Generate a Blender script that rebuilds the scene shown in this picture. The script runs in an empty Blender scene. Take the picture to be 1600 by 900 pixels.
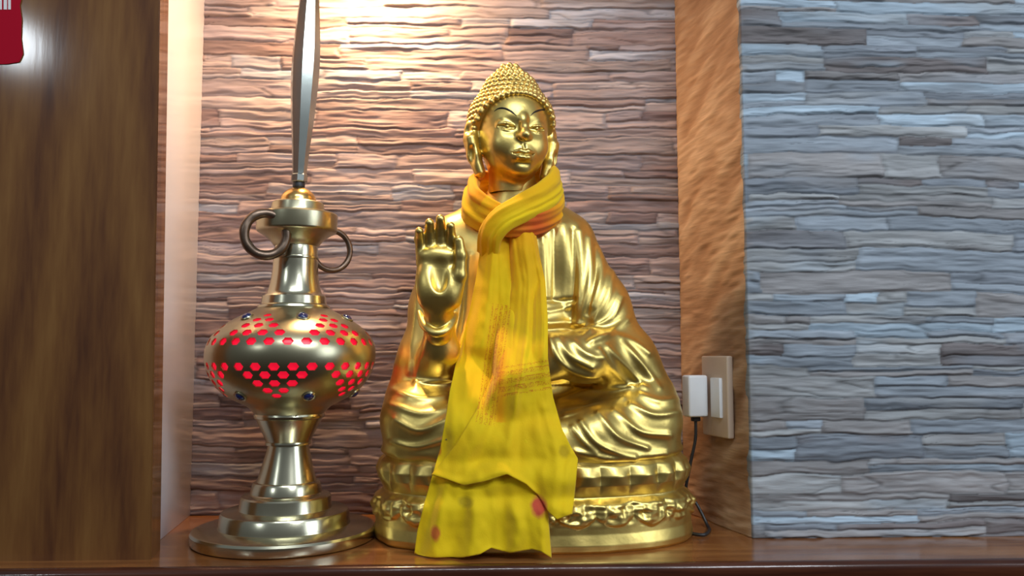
import bpy, bmesh, math, random
import numpy as np
from mathutils import Vector, Matrix

rng = np.random.default_rng(7)
random.seed(7)
C = bpy.context.scene.collection

# ------------------------------------------------------------------ camera model
F, D, HC = 1300.0, 1.35, 0.2956
YAW, PITCH, ROLL = 0.0319, 0.0795, -0.0021
cyw, syw, cp, sp = math.cos(YAW), math.sin(YAW), math.cos(PITCH), math.sin(PITCH)
FWD = np.array([syw * cp, cyw * cp, sp])
RGT0 = np.array([cyw, -syw, 0.0])
UP0 = np.cross(RGT0, FWD)
RGT = RGT0 * math.cos(ROLL) + UP0 * math.sin(ROLL)
UP = UP0 * math.cos(ROLL) - RGT0 * math.sin(ROLL)
CAM = np.array([0.0, -D, HC])


def ray(px, py):
    px = np.asarray(px, float); py = np.asarray(py, float)
    return FWD + RGT * ((px - 800) / F)[..., None] - UP * ((py - 450) / F)[..., None]


def W(px, py, Y):
    r = ray(px, py)
    t = (np.asarray(Y) - CAM[1]) / r[..., 1]
    return CAM + r * np.asarray(t)[..., None]


def proj(P):
    q = np.asarray(P, float) - CAM
    d = q @ FWD
    return 800 + F * (q @ RGT) / d, 450 - F * (q @ UP) / d


def on_plane(px, py, p0, n):
    r = ray(px, py)
    t = ((p0 - CAM) @ n) / (r @ n)
    return CAM + r * np.asarray(t)[..., None]


cam = bpy.data.cameras.new('camera'); cam.sensor_width = 36.0; cam.lens = F * 36 / 1600
cam.clip_start = 0.01
co = bpy.data.objects.new('camera', cam); C.objects.link(co)
M = Matrix.Identity(4)
for i in range(3):
    M[i][0] = RGT[i]; M[i][1] = UP[i]; M[i][2] = -FWD[i]; M[i][3] = CAM[i]
co.matrix_world = M
bpy.context.scene.camera = co

# ------------------------------------------------------------------ helpers


def mesh_np(name, V, Fc, smooth=True):
    me = bpy.data.meshes.new(name)
    V = np.asarray(V, np.float32); Fc = np.asarray(Fc, np.int32)
    me.vertices.add(len(V)); me.vertices.foreach_set('co', V.ravel())
    k = Fc.shape[1]
    me.loops.add(Fc.size); me.loops.foreach_set('vertex_index', Fc.ravel())
    me.polygons.add(len(Fc)); me.polygons.foreach_set('loop_start', np.arange(0, Fc.size, k, dtype=np.int32))
    me.update(calc_edges=True); me.validate()
    if smooth:
        me.polygons.foreach_set('use_smooth', np.ones(len(me.polygons), bool))
    me.update()
    return me


def link(name, me, mat, parent=None, loc=(0, 0, 0), label=None):
    o = bpy.data.objects.new(name, me); C.objects.link(o)
    if mat is not None:
        me.materials.clear(); me.materials.append(mat)
    o.location = loc
    if parent is not None:
        o.parent = parent
    if label:
        o['label'] = label
    return o


def thing(name, label, cat, loc, group=None):
    o = bpy.data.objects.new(name, None); C.objects.link(o)
    o.location = loc; o.empty_display_size = 0.05
    o['label'] = label; o['category'] = cat
    if group:
        o['group'] = group
    return o


def structure(o, label=None, cat=None):
    o['kind'] = 'structure'
    if label:
        o['label'] = label
    if cat:
        o['category'] = cat
    return o


def bm_obj(name, bm, mat, parent=None, loc=(0, 0, 0), smooth=True, angle=35, label=None):
    me = bpy.data.meshes.new(name)
    bmesh.ops.recalc_face_normals(bm, faces=bm.faces)
    bm.to_mesh(me); bm.free()
    if smooth:
        me.polygons.foreach_set('use_smooth', np.ones(len(me.polygons), bool))
        me.set_sharp_from_angle(angle=math.radians(angle))
    return link(name, me, mat, parent, loc, label)


def bm_box(bm, lo, hi, bev=0.0, seg=2, mat4=None):
    r = bmesh.ops.create_cube(bm, size=1.0)
    vs = r['verts']
    lo = Vector(lo); hi = Vector(hi)
    for v in vs:
        v.co = Vector(((lo[i] + hi[i]) / 2 + v.co[i] * (hi[i] - lo[i]) for i in range(3)))
    if bev > 0:
        es = list({e for v in vs for e in v.link_edges})
        r2 = bmesh.ops.bevel(bm, geom=es, offset=bev, segments=seg, affect='EDGES', profile=0.5)
        vs = list({v for f in r2['faces'] for v in f.verts} | {v for v in vs if v.is_valid})
    if mat4 is not None:
        for v in vs:
            v.co = mat4 @ v.co


def lathe(profile, n=128, axis=lambda z: 0.0, closed=False, sides_flat=False):
    """profile: list of (r,z). returns V,F of a surface of revolution, axis(z) = x offset."""
    pr = np.array(profile, float)
    th = np.linspace(0, 2 * math.pi, n, endpoint=False)
    m = len(pr)
    ax = np.array([axis(z) for z in pr[:, 1]])
    V = np.stack([pr[:, 0, None] * np.cos(th) + ax[:, None], pr[:, 0, None] * np.sin(th),
                  np.repeat(pr[:, 1, None], n, 1)], -1).reshape(-1, 3)
    i = np.arange(m - 1)[:, None] * n; j = np.arange(n)[None]; j2 = (j + 1) % n
    Q = np.stack([i + j, i + j2, i + n + j2, i + n + j], -1).reshape(-1, 4)
    if closed:
        i0 = (m - 1) * n
        Q = np.concatenate([Q, np.stack([i0 + j[0], i0 + j2[0], j2[0], j[0]], -1)])
    return V, Q


def lathe_obj(name, profile, mat, parent, n=128, axis=lambda z: 0.0, angle=30, flat=False, closed=False):
    V, Q = lathe(profile, n, axis, closed)
    me = mesh_np(name, V, Q, not flat)
    bm = bmesh.new(); bm.from_mesh(me)
    bmesh.ops.remove_doubles(bm, verts=bm.verts, dist=1e-6)
    bnd = [e for e in bm.edges if e.is_boundary]
    if bnd:
        bmesh.ops.holes_fill(bm, edges=bnd, sides=0)
    bpy.data.meshes.remove(me)
    return bm_obj(name, bm, mat, parent, smooth=not flat, angle=angle)


def sweep(path, rad, n=16, closed=False):
    """round tube through points."""
    P = np.asarray(path, float); m = len(P)
    rad = np.broadcast_to(np.asarray(rad, float), (m,))
    if closed:
        T = np.roll(P, -1, 0) - np.roll(P, 1, 0)
    else:
        T = np.gradient(P, axis=0)
    T /= np.linalg.norm(T, axis=1)[:, None]
    ref = np.array([0, 0, 1.0]) if abs(T[0, 2]) < 0.9 else np.array([1.0, 0, 0])
    N = np.zeros_like(P)
    nrm = np.cross(T[0], ref); nrm /= np.linalg.norm(nrm)
    for i in range(m):
        nrm = nrm - T[i] * (nrm @ T[i]); nrm /= np.linalg.norm(nrm); N[i] = nrm
    B = np.cross(T, N)
    a = np.linspace(0, 2 * math.pi, n, endpoint=False)
    V = P[:, None] + rad[:, None, None] * (np.cos(a)[None, :, None] * N[:, None] + np.sin(a)[None, :, None] * B[:, None])
    V = V.reshape(-1, 3)
    mm = m if closed else m - 1
    i = np.arange(mm)[:, None]; j = np.arange(n)[None]
    a0 = (i % m) * n; a1 = ((i + 1) % m) * n; j2 = (j + 1) % n
    Q = np.stack([a0 + j, a0 + j2, a1 + j2, a1 + j], -1).reshape(-1, 4)
    if not closed:
        c0, c1 = len(V), len(V) + 1
        V = np.concatenate([V, P[:1], P[-1:]])
        jj = np.arange(n); jn = (jj + 1) % n
        cap = np.concatenate([np.stack([jn, jj, np.full(n, c0), np.full(n, c0)], -1),
                              np.stack([(m - 1) * n + jj, (m - 1) * n + jn, np.full(n, c1), np.full(n, c1)], -1)])
        return V, Q, cap[:, :3]
    return V, Q, None


def tube_obj(name, path, rad, mat, parent=None, loc=(0, 0, 0), n=16, closed=False, label=None):
    V, Q, cap = sweep(path, rad, n, closed)
    bm = bmesh.new()
    vs = [bm.verts.new(v) for v in V]
    for q in Q:
        bm.faces.new([vs[k] for k in q])
    if cap is not None:
        for q in cap:
            bm.faces.new([vs[k] for k in q])
    return bm_obj(name, bm, mat, parent, loc, label=label)


def catmull(P, n):
    P = np.asarray(P, float)
    d = np.r_[0, np.cumsum(np.linalg.norm(np.diff(P, axis=0), axis=1) ** 0.5)]
    t = np.linspace(0, d[-1], n)
    M_ = np.gradient(P, d, axis=0)
    i = np.clip(np.searchsorted(d, t, 'right') - 1, 0, len(P) - 2)
    h = (d[i + 1] - d[i])[:, None]; s = ((t - d[i])[:, None]) / h
    return ((2 * s**3 - 3 * s**2 + 1) * P[i] + (s**3 - 2 * s**2 + s) * h * M_[i]
            + (-2 * s**3 + 3 * s**2) * P[i + 1] + (s**3 - s**2) * h * M_[i + 1])


def vnoise(x, z, seed=0):
    """2-D value noise in 0..1 on arrays."""
    x = np.asarray(x, float); z = np.asarray(z, float)
    xi = np.floor(x).astype(np.int64); zi = np.floor(z).astype(np.int64)
    fx = x - xi; fz = z - zi
    fx = fx * fx * (3 - 2 * fx); fz = fz * fz * (3 - 2 * fz)

    def hsh(a, b):
        h = (a * 374761393 + b * 668265263 + seed * 982451653) & 0xFFFFFFFF
        h = ((h ^ (h >> 13)) * 1274126177) & 0xFFFFFFFF
        return ((h ^ (h >> 16)) & 0xFFFF) / 65535.0
    return ((hsh(xi, zi) * (1 - fx) + hsh(xi + 1, zi) * fx) * (1 - fz)
            + (hsh(xi, zi + 1) * (1 - fx) + hsh(xi + 1, zi + 1) * fx) * fz)


# ------------------------------------------------------------------ materials
def mat_new(name):
    m = bpy.data.materials.new(name); m.use_nodes = True
    nt = m.node_tree
    b = next(n for n in nt.nodes if n.type == 'BSDF_PRINCIPLED')
    return m, nt, b


def N(nt, t, **kw):
    n = nt.nodes.new(t)
    for k, v in kw.items():
        setattr(n, k, v)
    return n


def plain(name, col, rough=0.5, metal=0.0, coat=0.0, emis=None, es=0.0, bump=0.0, bscale=200.0, var=0.0):
    m, nt, b = mat_new(name)
    b.inputs['Base Color'].default_value = (*col, 1); b.inputs['Roughness'].default_value = rough
    b.inputs['Metallic'].default_value = metal; b.inputs['Coat Weight'].default_value = coat
    if emis:
        b.inputs['Emission Color'].default_value = (*emis, 1); b.inputs['Emission Strength'].default_value = es
    tc = N(nt, 'ShaderNodeTexCoord')
    nz = N(nt, 'ShaderNodeTexNoise'); nz.inputs['Scale'].default_value = bscale; nz.inputs['Detail'].default_value = 4
    nt.links.new(tc.outputs['Object'], nz.inputs['Vector'])
    if bump > 0:
        bp = N(nt, 'ShaderNodeBump'); bp.inputs['Strength'].default_value = bump; bp.inputs['Distance'].default_value = 0.002
        nt.links.new(nz.outputs['Fac'], bp.inputs['Height']); nt.links.new(bp.outputs['Normal'], b.inputs['Normal'])
    if var > 0:
        n2 = N(nt, 'ShaderNodeTexNoise'); n2.inputs['Scale'].default_value = bscale * 0.15; n2.inputs['Detail'].default_value = 5
        nt.links.new(tc.outputs['Object'], n2.inputs['Vector'])
        r = N(nt, 'ShaderNodeValToRGB')
        r.color_ramp.elements[0].position = 0.3; r.color_ramp.elements[1].position = 0.7
        r.color_ramp.elements[0].color = (*[c * (1 - var) for c in col], 1)
        r.color_ramp.elements[1].color = (*[min(1, c * (1 + var * .5)) for c in col], 1)
        nt.links.new(n2.outputs['Fac'], r.inputs['Fac']); nt.links.new(r.outputs['Color'], b.inputs['Base Color'])
    return m


def wood(name, cols, scale, rough, coat, seed=0.0, ring=6.0, arch=None, bump=.12, cont=.6):
    """long-grained varnished timber; `scale` stretches object space so that grain runs along the small value."""
    m, nt, b = mat_new(name)
    tc = N(nt, 'ShaderNodeTexCoord')
    mp = N(nt, 'ShaderNodeMapping'); mp.inputs['Scale'].default_value = scale; mp.inputs['Location'].default_value = (seed, seed * .7, seed * .3)
    nt.links.new(tc.outputs['Object'], mp.inputs['Vector'])
    n1 = N(nt, 'ShaderNodeTexNoise'); n1.inputs['Scale'].default_value = 1.0; n1.inputs['Detail'].default_value = 2.5
    n1.inputs['Distortion'].default_value = 0.36
    nt.links.new(mp.outputs['Vector'], n1.inputs['Vector'])
    mul = N(nt, 'ShaderNodeMath', operation='MULTIPLY'); mul.inputs[1].default_value = ring
    nt.links.new(n1.outputs['Fac'], mul.inputs[0])
    if arch:
        sx = N(nt, 'ShaderNodeSeparateXYZ'); nt.links.new(tc.outputs['Object'], sx.inputs[0])

        def mth(op, a, b=None):
            n = N(nt, 'ShaderNodeMath', operation=op)
            for k, v in enumerate((a, b)):
                if isinstance(v, (int, float)):
                    n.inputs[k].default_value = v
                elif v is not None:
                    nt.links.new(v, n.inputs[k])
            return n.outputs[0]
        xx = mth('DIVIDE', mth('SUBTRACT', sx.outputs[0], arch[0]), arch[1])
        hyp = mth('ADD', mth('SQRT', mth('ADD', mth('MULTIPLY', xx, xx), .3)), mth('MULTIPLY', sx.outputs[2], arch[2]))
        mul2 = N(nt, 'ShaderNodeMath', operation='ADD'); nt.links.new(mul.outputs[0], mul2.inputs[0]); nt.links.new(hyp, mul2.inputs[1]); mul = mul2
    pp = N(nt, 'ShaderNodeMath', operation='PINGPONG'); pp.inputs[1].default_value = 1.0
    nt.links.new(mul.outputs[0], pp.inputs[0])
    mp2 = N(nt, 'ShaderNodeMapping'); mp2.inputs['Scale'].default_value = tuple(s * 14 for s in scale)
    nt.links.new(tc.outputs['Object'], mp2.inputs['Vector'])
    n2 = N(nt, 'ShaderNodeTexNoise'); n2.inputs['Scale'].default_value = 1.0; n2.inputs['Detail'].default_value = 5
    nt.links.new(mp2.outputs['Vector'], n2.inputs['Vector'])
    mx = N(nt, 'ShaderNodeMath', operation='MULTIPLY_ADD'); mx.inputs[1].default_value = 1.05 - cont
    nt.links.new(n2.outputs['Fac'], mx.inputs[0])
    ml = N(nt, 'ShaderNodeMath', operation='MULTIPLY'); ml.inputs[1].default_value = cont
    nt.links.new(pp.outputs[0], ml.inputs[0]); nt.links.new(ml.outputs[0], mx.inputs[2])
    r = N(nt, 'ShaderNodeValToRGB')
    el = r.color_ramp.elements
    el[0].position = 0.12; el[0].color = (*cols[0], 1); el[1].position = 0.85; el[1].color = (*cols[-1], 1)
    for k, cc in enumerate(cols[1:-1]):
        e = el.new(0.12 + 0.73 * (k + 1) / (len(cols) - 1)); e.color = (*cc, 1)
    nt.links.new(mx.outputs[0], r.inputs['Fac']); nt.links.new(r.outputs['Color'], b.inputs['Base Color'])
    b.inputs['Roughness'].default_value = rough; b.inputs['Coat Weight'].default_value = coat
    b.inputs['Coat Roughness'].default_value = 0.10; b.inputs['Specular IOR Level'].default_value = .25
    bp = N(nt, 'ShaderNodeBump'); bp.inputs['Strength'].default_value = bump; bp.inputs['Distance'].default_value = 0.001
    nt.links.new(n2.outputs['Fac'], bp.inputs['Height']); nt.links.new(bp.outputs['Normal'], b.inputs['Normal'])
    nt.links.new(bp.outputs['Normal'], b.inputs['Coat Normal'])
    return m


def stone_mat(name, rough=0.6, spec=0.35):
    m, nt, b = mat_new(name)
    at = N(nt, 'ShaderNodeAttribute'); at.attribute_name = 'stone'
    tc = N(nt, 'ShaderNodeTexCoord')
    mp = N(nt, 'ShaderNodeMapping'); mp.inputs['Scale'].default_value = (30, 30, 260)
    nt.links.new(tc.outputs['Object'], mp.inputs['Vector'])
    nz = N(nt, 'ShaderNodeTexNoise'); nz.inputs['Scale'].default_value = 1.0; nz.inputs['Detail'].default_value = 4
    nt.links.new(mp.outputs['Vector'], nz.inputs['Vector'])
    r = N(nt, 'ShaderNodeMapRange'); r.inputs['To Min'].default_value = 0.72; r.inputs['To Max'].default_value = 1.22
    nt.links.new(nz.outputs['Fac'], r.inputs['Value'])
    mx = N(nt, 'ShaderNodeMix', data_type='RGBA', blend_type='MULTIPLY'); mx.inputs['Factor'].default_value = 1.0
    nt.links.new(at.outputs['Color'], mx.inputs['A']); nt.links.new(r.outputs['Result'], mx.inputs['B'])
    nt.links.new(mx.outputs['Result'], b.inputs['Base Color'])
    bp = N(nt, 'ShaderNodeBump'); bp.inputs['Strength'].default_value = 0.35; bp.inputs['Distance'].default_value = 0.002
    nt.links.new(nz.outputs['Fac'], bp.inputs['Height']); nt.links.new(bp.outputs['Normal'], b.inputs['Normal'])
    b.inputs['Roughness'].default_value = rough; b.inputs['Specular IOR Level'].default_value = spec
    return m


GOLD = plain('gold_paint', (0.85, 0.645, 0.20), rough=0.37, metal=1.0, bump=0.10, bscale=160, var=0.14)
HAIRGOLD = plain('gold_hair_paint', (0.85, 0.61, 0.20), rough=0.46, metal=1.0, bump=0.15, bscale=200, var=0.2)
BRASS = plain('old_brass', (0.54, 0.50, 0.33), rough=0.30, metal=1.0, bump=0.05, bscale=60, var=0.22)
BRASS2 = plain('pale_brass', (0.66, 0.63, 0.46), rough=0.22, metal=1.0, bump=0.04, bscale=60, var=0.15)
PATINA = plain('dark_patina_metal', (0.20, 0.14, 0.10), rough=0.38, metal=0.9, bump=0.15, bscale=120, var=0.4)
STEEL = plain('polished_steel', (0.50, 0.54, 0.50), rough=0.24, metal=1.0, bump=0.02, bscale=60)
BLACK = plain('black_paint', (0.012, 0.010, 0.010), rough=0.4, bump=0.02)
RUBBER = plain('black_rubber', (0.02, 0.02, 0.022), rough=0.45, bump=0.05)
RED = plain('lit_red_glass', (0.5, 0.0, 0.02), rough=0.3, emis=(1.0, 0.008, 0.04), es=0.72, bump=0.02)
GEM = plain('dark_blue_stone', (0.010, 0.018, 0.10), rough=0.06, coat=1.0, bump=0.01)
CREAM = plain('cream_plastic', (0.60, 0.47, 0.36), rough=0.35, bump=0.03)
WHITEP = plain('white_plastic', (0.80, 0.82, 0.84), rough=0.35, bump=0.03)
WHITE = plain('white_laminate', (0.62, 0.60, 0.63), rough=0.28, bump=0.02, bscale=30)
PLASTER = plain('white_plaster', (0.75, 0.73, 0.70), rough=0.8, bump=0.05)
REDCARD = plain('red_card', (0.40, 0.004, 0.020), rough=0.6, bump=0.03)
REDCARD.node_tree.nodes['Principled BSDF'].inputs['Specular IOR Level'].default_value = .1
WHITEINK = plain('white_print', (0.8, 0.78, 0.78), rough=0.5, bump=0.02)
PANELWOOD = wood('varnished_panel_wood', [(0.055, 0.016, 0.006), (0.115, 0.041, 0.011), (0.17, 0.070, 0.017), (0.215, 0.098, 0.025)],
                 (7.0, 7.0, 0.8), 0.55, 0.6, seed=3.1, ring=1.1, arch=(-.575, .045, 2.4), cont=.42, bump=.03)
SHELFWOOD = wood('varnished_shelf_wood', [(0.16, 0.050, 0.014), (0.30, 0.115, 0.032), (0.42, 0.18, 0.055)],
                 (1.6, 22.0, 22.0), 0.25, 0.6, seed=1.3, ring=4.0)
NOSEWOOD = wood('dark_nosing_wood', [(0.035, 0.008, 0.004), (0.075, 0.020, 0.008), (0.11, 0.032, 0.011)],
                (1.6, 22.0, 22.0), 0.30, 0.6, seed=4.2, ring=4.0)
STONE = stone_mat('ledge_stone'); STONE2 = stone_mat('ledge_stone_cool_lit'); ROCK = stone_mat('brown_rock', 0.55)

# ------------------------------------------------------------------ key layout numbers (metres)
YB, XR, XBR, XBL, XWL, YWL, YS, YP = 0.2325, 0.432, 0.3728, -0.5448, -0.515, -0.0209, -0.1560, -0.1023
ZTOP = 1.12


# ------------------------------------------------------------------ stone walls
def ledge_pattern(Lx, Lz, nx, nz, seed, palette, weights, cmin=0.013, cmax=0.045):
    r = np.random.default_rng(seed)
    x = np.linspace(0, Lx, nx); z = np.linspace(0, Lz, nz)
    X, Z = np.meshgrid(x, z)                      # nz, nx
    Zw = Z + (vnoise(X * 4.0, Z * 7, seed) - .5) * 0.008 + (vnoise(X * 14, Z * 30, seed + 2) - .5) * 0.006 \
        + (vnoise(X * 50, Z * 90, seed + 1) - .5) * 0.0035
    Xw = X + (vnoise(X * 30, Z * 60, seed + 9) - .5) * .012
    H = np.zeros_like(X); col = np.zeros(X.shape + (3,)); col[:] = palette[0]

    def slab(xs, xe, za, zb):
        j0 = np.searchsorted(x, xs - .008); j1 = np.searchsorted(x, xe + .008)
        i0 = max(0, np.searchsorted(z, za - .022)); i1 = min(nz, np.searchsorted(z, zb + .022))
        if j1 <= j0 or i1 <= i0:
            return
        sl = (slice(i0, i1), slice(j0, j1))
        zz = Zw[sl]; xx = Xw[sl]
        m = (zz >= za) & (zz < zb) & (xx >= xs) & (xx < xe)
        c = palette[r.choice(len(palette), p=weights)] * r.uniform(.78, 1.26)
        hb = (zb - za)
        lo = np.clip((zz - za) / .0030, 0, 1); hi = np.clip((zb - zz) / .0022, 0, 1)
        sx = np.clip(np.minimum(xx - xs, xe - xx) / .006, 0, 1)
        e = lo * hi * (.45 + .55 * sx)
        k = r.uniform(0, 99)
        st = vnoise(xx * 9 + k, zz * 120 + k, seed + 3) - .5
        st2 = vnoise(xx * 30 + k, zz * 230, seed + 5) - .5
        lump = vnoise(xx * 22 + k, zz * 40, seed + 6) - .5
        crk = np.clip(1 - np.abs(vnoise(xx * 6 + k, zz * 85 + lump * .8, seed + 13) - .5) / .05, 0, 1) * np.clip(vnoise(xx * 11, zz * 30 + k, seed + 14) * 3 - 1.0, 0, 1)
        hh = r.uniform(0, .0028) + st * .0038 + st2 * .0024 + lump * .0018 - crk * .0012
        hh = hh + (zz - (za + zb) / 2) / hb * r.uniform(-.0022, .001)
        hh = hh * e + (e - 1) * .0010
        H[sl] = np.where(m, hh, H[sl])
        tint = .66 + .44 * vnoise(xx * 8 + k, zz * 90, seed + 7) + .26 * vnoise(xx * 26, zz * 210 + k, seed + 8)
        c2 = palette[r.choice(len(palette), p=weights)]
        bl = np.clip(vnoise(xx * 14 + k, zz * 45, seed + 11) * 1.6 - .75, 0, 1)[..., None] * .7
        cc = (c * (1 - bl) + c2 * bl) * (tint * (.60 + .40 * e) * (1 - .45 * crk))[..., None]
        col[sl] = np.where(m[..., None], cc, col[sl])

    zc = -.03
    while zc < Lz + .03:
        hgt = cmin + (cmax - cmin) * r.beta(1.5, 1.8)
        xs = -r.uniform(0, .2)
        while xs < Lx:
            xe = xs + r.uniform(.09, .36)
            if r.random() < .5 and hgt > .015:
                f = r.uniform(.35, .65)
                slab(xs, xe, zc, zc + hgt * f)
                if r.random() < .5:
                    xm = xs + (xe - xs) * r.uniform(.3, .7)
                    slab(xs, xm, zc + hgt * f, zc + hgt); slab(xm, xe, zc + hgt * f, zc + hgt)
                else:
                    slab(xs, xe, zc + hgt * f, zc + hgt)
            else:
                slab(xs, xe, zc, zc + hgt)
            xs = xe
        zc += hgt
    fade = np.clip(np.minimum(X, Lx - X) / .010, 0, 1)
    return X, Z, H * fade, col


def rock_pattern(Lx, Lz, nx, nz, seed):
    x = np.linspace(0, Lx, nx); z = np.linspace(0, Lz, nz)
    X, Z = np.meshgrid(x, z)
    s = Z - X * 0.75                                # beds rise to the front edge
    s2 = Z - X * .15
    wz = (vnoise(X * 10, Z * 8, seed) - .5) * .03
    a = vnoise((X + Z * .5) * 12, (s + wz) * 30, seed + 1)
    b2 = vnoise(X * 30, (s2 + wz) * 120, seed + 2)
    c = vnoise(X * 6, Z * 5, seed + 3)
    H = ((a - .5) * .0055 + (b2 - .5) * .003 + (c - .5) * .004) * np.clip(np.minimum(X, Lx - X) / .012, 0, 1)
    base = np.array([0.42, 0.25, 0.14]); lt = np.array([0.64, 0.45, 0.29]); dk = np.array([0.23, 0.11, 0.05])
    t = np.clip(a * .55 + b2 * .3 + c * .35 - .1, 0, 1)[..., None]
    col = np.where(t < .5, dk + (base - dk) * t * 2, base + (lt - base) * (t - .5) * 2)
    return X, Z, H, col


def relief(name, p0, u, n, pat, mat, thick=0.03):
    X, Z, H, col = pat
    nz, nx = X.shape
    p0 = np.array(p0); u = np.array(u); n = np.array(n)
    V = p0 + X[..., None] * u + Z[..., None] * np.array([0, 0, 1.0]) + H[..., None] * n
    V = V.reshape(-1, 3)
    i = np.arange(nz - 1)[:, None] * nx; j = np.arange(nx - 1)[None]
    Q = np.stack([i + j, i + j + 1, i + nx + j + 1, i + nx + j], -1).reshape(-1, 4)
    # rim going back to a solid slab
    rim = np.concatenate([np.arange(nx), np.arange(1, nz) * nx + nx - 1, (nz - 1) * nx + np.arange(nx - 2, -1, -1), np.arange(nz - 2, 0, -1) * nx])
    flatp = p0 + X.reshape(-1)[rim][:, None] * u + Z.reshape(-1)[rim][:, None] * np.array([0, 0, 1.0]) - thick * n
    b0 = len(V); V = np.concatenate([V, flatp]); k = len(rim)
    kk = np.arange(k); kn = (kk + 1) % k
    Q2 = np.stack([rim[kk], b0 + kk, b0 + kn, rim[kn]], -1)
    Q = np.concatenate([Q, Q2])
    cidx = [b0, b0 + nx - 1, b0 + nx - 1 + nz - 1, b0 + nx - 1 + nz - 1 + nx - 1]
    Q = np.concatenate([Q, [[cidx[3], cidx[2], cidx[1], cidx[0]]]])
    me = mesh_np(name, V, Q)
    at = me.attributes.new('stone', 'FLOAT_COLOR', 'POINT')
    cc = np.ones((len(V), 4), np.float32); cc[:b0, :3] = col.reshape(-1, 3); cc[b0:, :3] = .2
    at.data.foreach_set('color', cc.ravel())
    return link(name, me, mat)


warm_pal = [np.array(c) for c in [(.36, .265, .24), (.42, .33, .30), (.275, .185, .165), (.335, .265, .26), (.40, .385, .41), (.19, .125, .115)]]
cool_lit_pal = [np.array(c) for c in [(.25, .290, .335), (.30, .315, .325), (.265, .26, .265), (.33, .42, .50), (.155, .138, .140), (.20, .228, .265)]]  # same stone as behind; cool cast of the light put into the colours
DX, DZ = 0.0030, 0.0016
L = XBR - XBL + 0.02
pat = ledge_pattern(L, ZTOP, int(L / DX), int(ZTOP / DZ), 11, warm_pal, [.22, .20, .17, .18, .13, .10])
structure(relief('wall_back', (XBL - .01, YB, 0), (1, 0, 0), (0, -1, 0), pat, STONE),
          'stone-faced wall behind the statue and the brass lamp', 'wall')
L = 0.85
pat = ledge_pattern(L, ZTOP, int(L / DX), int(ZTOP / DZ), 23, cool_lit_pal, [.26, .20, .16, .14, .10, .14])
structure(relief('wall_right', (XR - .003, 0.0, 0.0), (1, 0, 0), (0, -1, 0), pat, STONE2),
          'stone wall to the right of the alcove, cool light painted in as blue grey', 'wall')
rv = np.array([XR - XBR, -YB]); RL = np.linalg.norm(rv); ru = np.array([rv[0] / RL, rv[1] / RL, 0]); rn = np.array([rv[1] / RL, -rv[0] / RL, 0])
pat = rock_pattern(RL - .001, ZTOP, 110, 520, 5)
structure(relief('wall_alcove_right', (XBR, YB, 0), ru, rn, pat, ROCK, thick=.02),
          'brown rough rock side of the alcove', 'wall')
# white left return of the alcove: a glossy board
lv = np.array([XBL - XWL, YB - YWL]); LL = np.linalg.norm(lv); lu = np.array([lv[0] / LL, lv[1] / LL])
ln = np.array([lu[1], -lu[0]])
bm = bmesh.new()
mm = Matrix(((lu[0], -ln[0], 0, XWL), (lu[1], -ln[1], 0, YWL), (0, 0, 1, 0), (0, 0, 0, 1)))
bm_box(bm, (-.028, 0, 0), (LL + .005, 0.012, ZTOP), 0.001, 2, mm)
structure(bm_obj('wall_alcove_left', bm, WHITE), 'white glossy side board of the alcove', 'wall')
# alcove ceiling (unseen above the frame, added to block sky light and give shading)
bm = bmesh.new(); bm_box(bm, (-0.60, 0.0, ZTOP), (0.46, YB + .03, ZTOP + .03))
structure(bm_obj('ceiling', bm, PLASTER, smooth=False), 'unseen white top of the alcove, added for shading', 'ceiling')

# varnished timber panel on the left
bm = bmesh.new()
def slab_x(py, px, Y):
    return W(px, py, Y)
xt = float(W(250, 0, YP)[0]); zt = float(W(250, 0, YP)[2]); xb = float(W(236, 872, YP)[0])
xtop = xb + (xt - xb) * ZTOP / zt
vs = []
for (z, xr) in ((0.0, xb), (ZTOP, xtop)):
    for (xx, yy) in ((-1.8, YP), (xr, YP), (xr - .014, YWL - .01), (-1.8, YWL - .01)):
        vs.append(bm.verts.new((xx, yy, z)))
for q in ((0, 1, 5, 4), (1, 2, 6, 5), (2, 3, 7, 6), (3, 0, 4, 7), (0, 3, 2, 1), (4, 5, 6, 7)):
    bm.faces.new([vs[k] for k in q])
bmesh.ops.recalc_face_normals(bm, faces=bm.faces)
es = [e for e in bm.edges if abs(e.verts[0].co.z - e.verts[1].co.z) > .5]
bmesh.ops.bevel(bm, geom=es, offset=.0015, segments=2, affect='EDGES')
structure(bm_obj('wall_left', bm, PANELWOOD), 'dark varnished timber panel left of the alcove', 'wall')

# shelf board with a darker rounded nosing along its front
def prism_x(prof, x0, x1):
    bm = bmesh.new()
    rows = [[bm.verts.new((x, y, z)) for (y, z) in prof] for x in (x0, x1)]
    k = len(prof)
    for i in range(k):
        bm.faces.new([rows[0][i], rows[0][(i + 1) % k], rows[1][(i + 1) % k], rows[1][i]])
    bm.faces.new(rows[0]); bm.faces.new(rows[1][::-1])
    return bm


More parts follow.
